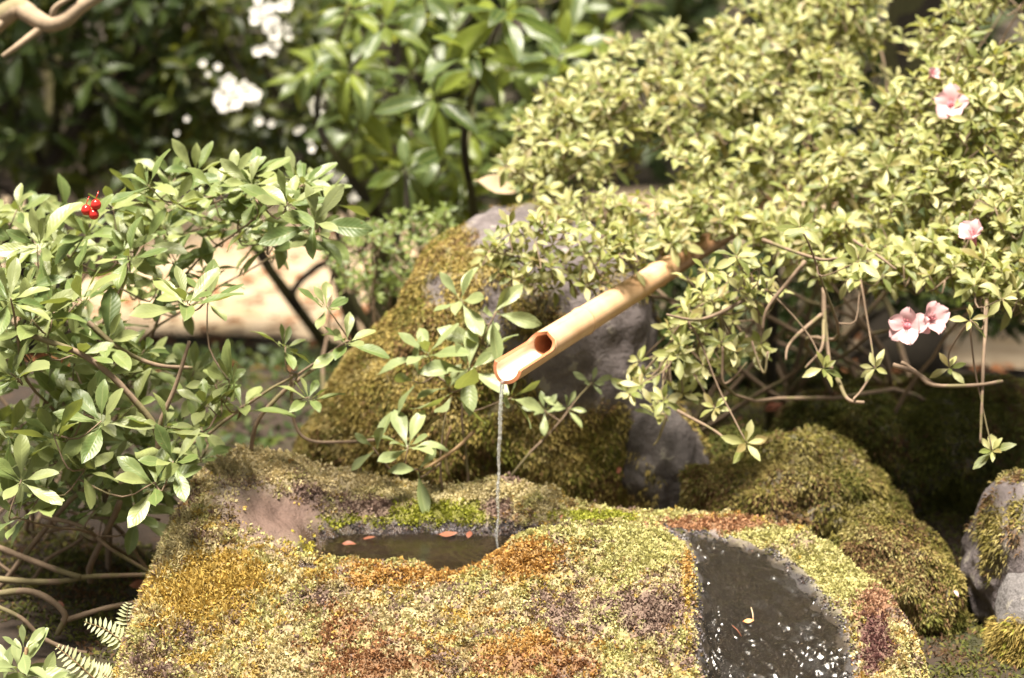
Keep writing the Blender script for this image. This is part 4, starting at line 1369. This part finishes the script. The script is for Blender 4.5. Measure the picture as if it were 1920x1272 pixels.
# pink flowers (parts of the azalea) > petals, throat, stamens
def petal_arrays(L, wr=.95, cup=.35):
    V, F = [], []
    rows, ac = 6, 6
    for i in range(rows + 1):
        t = i / rows
        hw = L * wr * .5 * (math.sin(math.pi * min(.97, max(.08, t)) ** 1.25) ** .7 if t < 1 else .18)
        for j in range(ac + 1):
            x = -1 + 2 * j / ac
            z = L * (cup * t - .9 * cup * t * t * t) + .06 * L * math.sin(5 * x + 4 * t) * t + .12 * L * (1 - x * x) * -t * .4
            V.append((x * hw, t * L + .04 * L * math.cos(6 * x) * t, z))
    k = ac + 1
    F = [(i * k + j, i * k + j + 1, (i + 1) * k + j + 1, (i + 1) * k + j) for i in range(rows) for j in range(ac)]
    return np.array(V), np.array(F)

def flower(c, axis, L, label, n=5, s=62):
    axis = Vector(axis).normalized()
    g = Geo()
    base = Vector(c)
    off = Vector(az.location)
    # calyx tube is the flower's own mesh
    g.tube([tuple(base - axis * L * .55 - off), tuple(base - axis * L * .2 - off), tuple(base + axis * L * .12 - off)], [L * .05, L * .10, L * .2], 10)
    fl = link('flower', g.mesh('flower'), M_THROAT, az, label=label)
    V, F = petal_arrays(L)
    me = mesh_np('petal', V, F)
    me.materials.append(M_PETAL)
    a0 = axis.orthogonal().normalized()
    b0 = axis.cross(a0)
    for i in range(n):
        ang = i * 2 * math.pi / n + random.gauss(0, .12)
        sp_ = R(s + random.gauss(0, 8) - (30 if i >= 5 else 0))
        rad = a0 * math.cos(ang) + b0 * math.sin(ang)
        d = axis * math.cos(sp_) + rad * math.sin(sp_)
        up = axis * math.sin(sp_) - rad * math.cos(sp_)
        o = link('petal', me, None, fl)
        m = leaf_matrix(base + rad * L * .08 - off, d, up, random.uniform(.9, 1.1))
        o.matrix_basis = m
    g = Geo()
    for i in range(6):
        ang = i * 1.05
        e = axis * L * .62 + (a0 * math.cos(ang) + b0 * math.sin(ang)) * L * .16
        P = smooth_path([tuple(base - off), tuple(base - off + e * .6), tuple(base - off + e + Vector((0, 0, .003)))], 6)
        g.tube(P, np.concatenate([np.full(len(P) - 1, L * .014), [L * .032]]), 5)
    link('stamens', g.mesh('stamens'), M_THROAT, fl)
flower(W(1782, 197, .58), (-.1, -.85, .35), .034, 'single open pale pink flower')
flower(W(1745, 143, .60), (.3, -.6, .5), .018, 'small rose pink bud beside the open flower', 5, 28)
flower(W(1826, 448, .22), (-.35, -.4, .75), .030, 'half open pink flower', 5, 38)
flower(W(1702, 612, .17), (-.35, -.75, .3), .034, 'pink flower on the left of the pair', 5, 68)
flower(W(1738, 600, .18), (.35, -.8, .35), .034, 'pink flower on the right of the pair', 7, 62)

# ------------------------------------------------------------------ small-leaved shrub left of the boulder top
sm = empty('small_leaved_shrub', (-.30, 1.0, float(gh(-.3, 1.0))), 'small bright green shrub with tiny leaves tucked left of the boulder top', 'shrub')
tips, lv = [], []
for p in fill([(610, 480), (650, 440), (720, 410), (800, 385), (860, 395), (850, 440), (800, 480), (760, 540), (700, 570), (640, 540)], 120, lambda u, v: .95, (-.08, .14), .02):
    tips.append(tuple(p))
    lv += rosette(p, (random.gauss(0, .4), -.4, .8), random.choice((6, 7, 8)), random.uniform(.018, .028), 30, 90, gap=.001)
branches(sm, tips, [(-.30 + random.gauss(0, .04), 1.0, .42) for _ in range(4)], M_TWIG, 8, .006, .0016, .08)
emit_leaves(sm, lv, T_SMALL, M_SMALL)

# ------------------------------------------------------------------ rear rhododendron
rh = empty('rhododendron_bush', (-.25, 1.75, float(gh(-.25, 1.75))), 'tall rhododendron with long glossy yellow-green leaves behind the boulder', 'rhododendron')
tips, lv = [], []
for (u, v, y, s, n, ax_) in [(815, 180, 1.15, 1.1, 7, (0, -.6, .6)), (880, 95, 1.2, 1.0, 9, (.1, -.5, .8)), (945, 20, 1.2, 1.2, 9, (.1, -.6, .6)), (720, 45, 1.3, 1.0, 8, (-.2, -.5, .7)), (655, 130, 1.35, 1.0, 8, (-.2, -.5, .7)), (760, 320, 1.2, .85, 6, (-.1, -.6, .2)), (1050, 110, 1.35, .95, 7, (.3, -.4, .7)), (660, 90, 1.5, .9, 7, (-.3, -.4, .7)), (960, 130, 1.3, .9, 7, (.3, -.6, .4)), (600, 130, 1.5, .8, 6, (-.5, -.4, .5)), (1110, 100, 1.5, .8, 6, (.2, -.4, .8))]:
    p = W(u, v, y)
    tips.append(tuple(p))
    lv += rosette(p, ax_, n, .13 * s, 45, 105)
RH = [(560, 60), (640, -40), (1180, -60), (1200, 60), (1060, 140), (980, 190), (930, 300), (900, 400), (800, 400), (720, 380), (690, 300), (640, 200), (560, 140)]
for p in fill(RH, 60, lambda u, v: 1.45, (0, .75), .06):
    tips.append(tuple(p))
    lv += rosette(p, (random.gauss(0, .35), -.45, .75), random.choice((6, 7, 8)), random.uniform(.10, .15), 45, 108)
branches(rh, tips, [(-.25 + random.gauss(0, .08), 1.75 + random.gauss(0, .08), .42) for _ in range(4)], M_BARK, 9, .018, .004, .16)
emit_leaves(rh, lv, T_RHODO, M_RHODO)

# ------------------------------------------------------------------ white-dotted shrub and dark shrub at the back left
wf = empty('white_dotted_shrub', (-.44, 2.55, float(gh(-.44, 2.55))), 'dark shrub dotted with clusters of white spots at the back, above the path', 'flowering shrub')
tips, lv = [], []
for p in fill([(330, -40), (700, -40), (700, 330), (620, 380), (480, 330), (340, 330), (320, 150)], 120, lambda u, v: 2.5, (-.25, .35), .07):
    tips.append(tuple(p))
    lv += rosette(p, (random.gauss(0, .4), -.4, .7), random.choice((6, 7, 8)), random.uniform(.07, .11), 40, 105)
branches(wf, tips, [(-.44 + random.gauss(0, .03), 2.55 + random.gauss(0, .08), .22) for _ in range(4)], M_BARK, 8, .02, .005, .2)
M_WFL = leaf_material('olive_leaf', [(.010, .022, .004), (.02, .038, .006), (.10, .115, .012), (.014, .026, .007)], (.12, .13, .03), (.04, .05, .02), rough=.45, spec=.35, transl=.35)
emit_leaves(wf, lv, T_RHODO, M_WFL)
V, F = petal_arrays(1.0, .9, .4)
pet = mesh_np('petal', V, F)
pet.materials.append(M_WHITE)
def white_dot(c, L, n=5):  # petal shapes put in for the white blurred spots among the leaves
    g = Geo()
    c = np.array(c) - np.array(wf.location)
    g.tube([c + np.array([0, .0, -L * .8]), c], [L * .08, L * .15], 6)
    fl = link('white_dot', g.mesh('white_dot'), M_WHITE, wf)
    axis = Vector((random.gauss(0, .4), -.8, .4)).normalized()
    a0 = axis.orthogonal().normalized()
    b0 = axis.cross(a0)
    for i in range(n):
        ang = i * 6.283 / n
        rad = a0 * math.cos(ang) + b0 * math.sin(ang)
        d = axis * .45 + rad * .9
        o = link('petal', pet, None, fl)
        o.matrix_basis = leaf_matrix(Vector(c), d, axis, L)
for (u, v, n, su, sv_, L) in [(490, 25, 9, 14, 22, .03), (525, 70, 9, 22, 22, .03), (530, 15, 5, 10, 14, .03), (505, 95, 6, 22, 10, .03), (450, 178, 8, 26, 14, .05), (425, 200, 3, 8, 8, .035), (598, 197, 7, 18, 18, .026), (640, 330, 5, 25, 20, .022), (665, 365, 5, 20, 20, .022), (380, 140, 3, 25, 25, .018), (505, 235, 2, 14, 14, .02), (360, 250, 3, 22, 22, .014), (560, 235, 2, 12, 12, .018), (590, 270, 3, 20, 20, .02)]:
    for _ in range(n):
        white_dot(W(u + random.gauss(0, su * .6), v + random.gauss(0, sv_ * .6), 2.16 + random.uniform(-.06, .05)), L * random.uniform(.42, .7))

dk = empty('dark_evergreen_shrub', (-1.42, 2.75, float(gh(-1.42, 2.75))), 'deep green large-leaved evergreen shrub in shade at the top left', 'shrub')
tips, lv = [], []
for p in fill([(-80, -260), (420, -260), (400, 120), (350, 250), (250, 330), (100, 330), (-80, 340)], 200, lambda u, v: 2.7, (-.35, .4), .07):  # added leaves above the view shade the ones below
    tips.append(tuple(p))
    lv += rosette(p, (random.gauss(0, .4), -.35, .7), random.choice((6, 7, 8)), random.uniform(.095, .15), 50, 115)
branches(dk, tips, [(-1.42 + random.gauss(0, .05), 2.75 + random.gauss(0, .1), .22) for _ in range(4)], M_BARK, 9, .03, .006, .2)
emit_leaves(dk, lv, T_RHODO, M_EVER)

# ------------------------------------------------------------------ trees: gnarled branch top left, trunks at the back
gt = empty('gnarled_tree', (-1.25, 1.0, float(gh(-1.25, 1.0))), 'gnarled tree whose twisted pale brown branch reaches into the top left corner', 'tree')
for k, (pts, r0, r1, nm) in enumerate([
        ([(-420, 1100, 1.0), (-380, 700, 1.0), (-330, 400, .98), (-300, 100, .95), (-330, -300, .95), (-300, -700, 1.0)], .075, .05, 'trunk'),
        ([(-300, 120, .95), (-160, 90, .93), (-40, 60, .9), (5, 25, .88), (30, 16, .88), (60, 28, .86), (92, 44, .85), (125, 35, .85), (150, 12, .85), (200, -20, .85), (260, -60, .85)], .026, .011, 'branch'),
        ([(88, 42, .85), (62, 66, .84), (35, 88, .82), (6, 106, .82)], .0085, .0045, 'branch'),
        ([(100, 36, .85), (108, 12, .84), (140, -10, .84)], .007, .005, 'branch'),
        ([(5, 25, .88), (-5, 50, .86), (-30, 80, .86)], .009, .005, 'branch')]):
    P = smooth_path([tuple(W(*p)) for p in pts], 36, .010, 700 + k)
    g = Geo()
    g.tube(P, np.linspace(r0, r1, len(P)) * (1 + .14 * noise(P, 30, k, 2)), 12)
    g.build(nm, M_GNARL, gt)
lv = []
for _ in range(260):
    p = Vector((-1.75 + random.gauss(0, .48), 2.1 + random.gauss(0, .38), 3.0 + random.gauss(0, .22)))
    lv += rosette(p, (random.gauss(0, .4), random.gauss(0, .3), .8), 8, .10, 40, 100)
emit_leaves(gt, lv, T_RHODO, M_DARK, 0, rest='shade_crown')  # unseen leaf mass added overhead to shade the dark shrub and soil

T_CROWN = species(4, w=.5, peak=.55, curl=.25, fold=.3, rows=2, across=2)
def tree(base, r, h, lean, label, crown_r, nc, seed):
    x, y = base
    t = empty('shade_tree', (x, y, float(gh(x, y)) - .05), label, 'tree', 'trees beyond the path')
    g = Geo()
    z0 = float(gh(x, y)) - .05
    P = smooth_path([(x, y, z0), (x + lean * .3, y, z0 + h * .35), (x + lean * .7, y + .1, z0 + h * .7), (x + lean, y + .1, z0 + h)], 24, .05, seed)
    rad = np.linspace(r, r * .5, len(P))
    rad[:3] *= [1.35, 1.15, 1.05]
    g.tube(P, rad * (1 + .06 * noise(P, 6, seed, 2)), 14)
    g.build('trunk', M_BARK, t)
    lv = []
    top = np.array(P[-1])
    for k in range(5):
        a = k * 1.256 + seed
        e = top + np.array([math.cos(a) * crown_r * .7, math.sin(a) * crown_r * .7, random.uniform(.2, .9)])
        g = Geo()
        Q = smooth_path([tuple(P[-4]), tuple((top + e) / 2 + np.array([0, 0, .2])), tuple(e)], 12, .05, seed + k)
        g.tube(Q, np.linspace(r * .4, r * .1, len(Q)), 8)
        g.build('limb', M_BARK, t)
    for _ in range(nc):
        q = rng.normal(size=3)
        q = q / np.linalg.norm(q) * random.random() ** .4
        p = top + q * np.array([crown_r, crown_r, crown_r * .45]) + np.array([0, 0, .5])
        lv += rosette(Vector(p), (random.gauss(0, .4), random.gauss(0, .4), .8), 6, .22, 40, 100)
    emit_leaves(t, lv, T_CROWN, M_DARK, 0, rest='shade_crown')
p = W(1715, 0, 2.3)
tree((p.x, 2.3), .10, 3.6, .05, 'dark tree trunk standing behind the azalea at the top right', 1.4, 340, 1)  # unseen crown made denser to shade the ground beyond the azalea
p = W(150, 330, 4.3)
tree((p.x, 4.3), .10, 3.6, -.2, 'dark tree trunk behind the red berries at the far left', .9, 50, 2)
p = W(215, 330, 4.9)
tree((p.x, 5.2), .09, 4.0, .2, 'slim dark trunk right of the far left trunk, beyond the path', .9, 50, 3)
p = W(705, 380, 2.3)
tree((p.x, 2.5), .045, 3.6, .1, 'thin dark trunk under the rhododendron left of the boulder', .8, 50, 4)
for k, (x, y) in enumerate(((-3.2, 8.2), (-.4, 7.6), (2.2, 8.0))):
    tree((x, y), .16, 4.2, .2, ('thick far trunk behind the dark evergreen at the left', 'far trunk behind the white spots', 'far trunk behind the azalea top')[k], 1.6, 140, 9 + k)

# the far woodland: one mass that closes the view
def leaf_mass(name, leaves, T, mat):
    A = np.array([np.array(m) for m in leaves])
    Vt, Ft, lx, ly = T
    Pw = np.einsum('nij,kj->nki', A[:, :3, :3], Vt) + A[:, None, :3, 3]
    Fw = (Ft[None] + (np.arange(len(leaves)) * len(Vt))[:, None, None]).reshape(-1, 4)
    return link(name, mesh_np(name, Pw.reshape(-1, 3), Fw, {'lx': np.tile(lx, len(leaves)), 'ly': np.tile(ly, len(leaves)), 'rnd': np.repeat(rng.random(len(leaves)), len(Vt))}), mat, kind='stuff')
lv = []
for _ in range(9000):
    p = Vector((random.uniform(-5.5, 5), 6.6 + random.random() * 3.4, 0))
    if p.x > -.6:
        p.y -= 1.2
    p.z = .2 + random.random() ** 1.2 * 3.2
    lv.append(leaf_matrix(p, (random.gauss(0, 1), random.gauss(0, .6), random.gauss(0, .7)), (random.gauss(0, .6), -.4, .8), random.uniform(.16, .30)))
leaf_mass('woodland_undergrowth', lv, T_CROWN[0], M_DARK)

# low ground cover behind the left shrub and moss on the soil
lv = []
for _ in range(900):
    x, y = random.uniform(-1.1, .1), random.uniform(.75, 2.5)
    lv += rosette((x, y, float(gh(x, y)) + random.uniform(.01, .07)), (random.gauss(0, .3), -.2, 1), 3, random.uniform(.02, .045), 40, 95)
leaf_mass('ground_cover', lv, T_SMALL[0], M_DARK)

# brown leaf litter blown onto the path and the soil before it
lv = []
for _ in range(1500):
    x, y = random.uniform(-2.2, 2.2), random.uniform(2.0, 5.5)
    z = float(gh(x, y)) + (.04 if y > 2.9 else .012)
    lv.append(leaf_matrix((x, y, z), (random.gauss(0, 1), random.gauss(0, 1), random.gauss(0, .15)), (random.gauss(0, .3), random.gauss(0, .3), 1), random.uniform(.03, .08)))
leaf_mass('leaf_litter', lv, T_SMALL[1], M_DEAD)

# added dark foliage that stands in for the shade under and behind the azalea
ue = empty('dark_backing_foliage', (.55, 1.7, float(gh(.55, 1.7))), 'added dark leaf mass standing in for the deep shade behind the azalea stems', 'shrub')
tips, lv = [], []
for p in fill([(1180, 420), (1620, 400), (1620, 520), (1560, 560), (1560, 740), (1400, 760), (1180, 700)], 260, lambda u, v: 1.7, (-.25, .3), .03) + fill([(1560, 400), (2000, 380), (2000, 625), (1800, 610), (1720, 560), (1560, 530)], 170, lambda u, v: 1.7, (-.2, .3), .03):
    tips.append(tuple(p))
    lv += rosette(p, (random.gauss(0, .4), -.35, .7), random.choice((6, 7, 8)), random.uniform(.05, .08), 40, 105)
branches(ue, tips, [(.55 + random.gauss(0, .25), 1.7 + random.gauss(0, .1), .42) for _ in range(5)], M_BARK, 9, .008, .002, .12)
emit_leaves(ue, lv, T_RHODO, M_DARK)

n = 26000
Q = np.stack([rng.uniform(-1.1, 1.2, n), rng.uniform(-.1, 1.9, n)], -1)
P = np.concatenate([Q, gh(Q[:, 0], Q[:, 1])[:, None]], 1)
keep = noise(P, 4, 55, 3) + .6 * (Q[:, 0] > .2) > .0
P = P[keep]
v, f, c = tufts(P, np.tile([0, 0, 1.0], (len(P), 1)), dk_col(P), 4, .016, .004, 1.6, .4, .012, .3)
link('ground_moss', mesh_np('ground_moss', v, f, cols=c, smooth=False), M_MOSS, kind='stuff')

# ------------------------------------------------------------------ ferns and the rosette plant at the bottom left
def fern(base, fronds, label):
    f = empty('fern', base, label, 'fern', 'pale ferns beside the basin')
    off = Vector(base)
    V, F, lx, ly = leaf_template(.30, .45, .8, .1, .1, 3, across=2, stalk=0)
    me = mesh_np('leaflet', V, F, {'lx': lx, 'ly': ly})
    me.materials.append(M_FERN)
    for pts in fronds:
        P = smooth_path([tuple(W(*p) - off) for p in pts], 30, 0)
        g = Geo()
        g.tube(P, np.linspace(.0014, .0006, len(P)), 5)
        fr = link('frond', g.mesh('frond'), M_TWIG_R, f)
        T = np.gradient(P, axis=0)
        seg = np.linalg.norm(T, axis=1).mean()
        n = len(P)
        for i in range(3, n - 1, 2):
            t = i / (n - 1)
            d = Vector(T[i]).normalized()
            up = Vector((.1, -.75, .65))
            sd = d.cross(up).normalized()
            ln = .021 * math.sin(math.pi * min(1, .25 + .75 * t)) ** .7 + .003
            for s in (-1, 1):
                dd = sd * s + d * .35 + up * random.gauss(.05, .12)
                o = link('leaflet', me, None, fr)
                o.matrix_basis = leaf_matrix(Vector(P[i]), dd, up, ln * random.uniform(.85, 1.1))
fern(W(262, 1245, -.08), [[(262, 1235, -.08), (232, 1208, -.09), (200, 1182, -.10), (158, 1166, -.11)], [(255, 1225, -.07), (245, 1195, -.07), (238, 1160, -.07), (242, 1130, -.07)]], 'pale fern with two fronds against the left flank of the basin')
fern(W(225, 1330, -.12), [[(235, 1310, -.12), (180, 1275, -.13), (140, 1240, -.14), (105, 1212, -.14)], [(235, 1310, -.12), (210, 1280, -.12), (190, 1262, -.12), (165, 1248, -.12)]], 'pale fern at the bottom edge below the first fern')

rp = empty('rosette_plant', W(40, 1300, -.14), 'low pale green rosette plant in the bottom left corner', 'plant')
lv = []
for (u, v, L, n, ax_) in [(35, 1255, .08, 9, (.1, -.4, .85)), (80, 1285, .075, 6, (.5, -.3, .7)), (0, 1280, .078, 7, (-.2, -.4, .8)), (45, 1215, .055, 5, (.2, -.3, .9))]:
    lv += rosette(W(u, v, -.15), ax_, n, L, 22, 80)
g = Geo()
for (u, v) in ((35, 1262), (75, 1285), (0, 1285), (50, 1215)):
    e = W(u, v, -.15)
    g.tube([tuple(rp.location + Vector((0, 0, -.03))), tuple((rp.location + e) / 2), tuple(e)], .003, 6)
g.build('stem', M_TWIG_R, rp)
emit_leaves(rp, lv, T_BROAD, M_SPRIG)

# ------------------------------------------------------------------ fallen leaves
def dead_leaf(c, nrm, L, mat, label, group, yaw=None):
    V, F, lx, ly = leaf_template(.45, .5, .85, random.uniform(-.2, .35), random.uniform(-.1, .5), 5, random.uniform(-.5, .5))
    nrm = Vector(nrm).normalized()
    a = nrm.orthogonal().normalized()
    yaw = random.uniform(0, 6.28) if yaw is None else yaw
    d = a * math.cos(yaw) + nrm.cross(a) * math.sin(yaw)
    c = Vector(c)
    m = leaf_matrix(c - d * L * .5, d, nrm, L)
    m.translation = m.translation - c
    Vw = V @ np.array(m.to_3x3()).T + np.array(m.translation)
    o = link('fallen_leaf', mesh_np('fallen_leaf', Vw, F), mat, loc=c)
    return tag(o, label, 'fallen leaf', group)

def on_basin(u, v, Y0=.3):
    """where the sight line through (u, v) meets the basin's top"""
    ys = np.linspace(-.3, .3, 400)
    pts = np.array([tuple(W(u, v, y)) for y in ys])
    z = basin_z(pts[:, :2])[0]
    hit = np.where(pts[:, 2] <= z)[0]
    return Vector(pts[hit[0]]) if len(hit) else Vector(pts[len(pts) // 2])

gp = 'dead leaves around the pool edge'
for (u, v, L, lab) in [(690, 1007, .030, 'reddish dead leaf left of centre along the far edge of the pool'), (838, 1003, .034, 'orange-red dead leaf at the middle of the far edge of the pool'), (880, 1001, .024, 'small red dead leaf right of the middle leaf at the pool edge'), (655, 1020, .026, 'red-brown dead leaf at the left end of the pool'), (1058, 972, .020, 'brown curled dead leaf on the moss right of the falling water')]:
    if v > 1000 and u < 1000:
        y = (WZ + .004 - CZ)
        # on the water's surface
        b = (636 - v) / FPX
        t = y / (-SP + b * CP)
        yy = CY + t * (CP + b * SP)
        c = W(u, v, yy)
    else:
        c = on_basin(u, v) + Vector((0, 0, .004))
    dead_leaf(c, (random.gauss(0, .15), -.15, 1), L, M_RED, lab, gp)
c = on_basin(1402, 1172) + Vector((0, -.004, .008))
dead_leaf(c, (.1, -.6, .7), .018, plain_material('orange_dead_leaf', (.62, .18, .02), (.70, .26, .04), 60, .5), 'bright orange dead leaf stuck in the wet overflow channel', 'leaf and straws in the channel')
for (a, b, lab) in [((1408, 1148), (1412, 1172), 'short pale straw standing beside the orange leaf'), ((1373, 1182), (1390, 1200), 'short rusty pine needle below the orange leaf')]:
    p, q = on_basin(*a) + Vector((0, 0, .008)), on_basin(*b) + Vector((0, 0, .006))
    g = Geo()
    g.tube([tuple(p), tuple((p + q) / 2 + Vector((.001, 0, .001))), tuple(q)], [.0009, .0011, .0008], 6)
    tag(g.build('dry_straw', M_TAN if 'pale' in lab else M_RED), lab, 'straw', 'leaf and straws in the channel')

gl = 'reddish leaves fallen on the shaded soil'
for (u, v, y, L, lab) in [(1450, 765, .95, .05, 'long red-brown dead leaf in the dark gap under the azalea'), (1470, 800, .9, .045, 'rust dead leaf just below the long one in the gap'), (1385, 795, .9, .04, 'red dead leaf left of the other leaves in the gap'), (1420, 850, .6, .03, 'dead leaf on the moss right of the hanging white-green sprig'), (1415, 920, .5, .024, 'tiny orange leaf on the moss left of the shaggy mound'), (1160, 882, .46, .022, 'small orange leaf on the moss left of the dark rock wedge'), (115, 1137, .2, .024, 'small red leaf on the dark soil above the forked twig'), (265, 1098, .2, .04, 'red leaf on the soil touching the left flank of the basin'), (1690, 1022, .30, .022, 'orange-red leaf where the shaggy mound meets the low hump')]:
    c = W(u, v, y)
    dead_leaf(c, (random.gauss(0, .2), -.5, .8), L, M_RED, lab, gl)
c = W(1793, 1112, .12)
dead_leaf(c, (0, -.6, .8), .016, M_PETAL, 'single pink petal lying on moss beside the right boulder', 'reddish leaves fallen on the shaded soil')
c = W(935, 345, 1.0)
dead_leaf(c, (.3, -.8, .5), .10, M_TAN, 'large pale tan dead leaf caught above the top of the boulder', 'reddish leaves fallen on the shaded soil', 2.2)
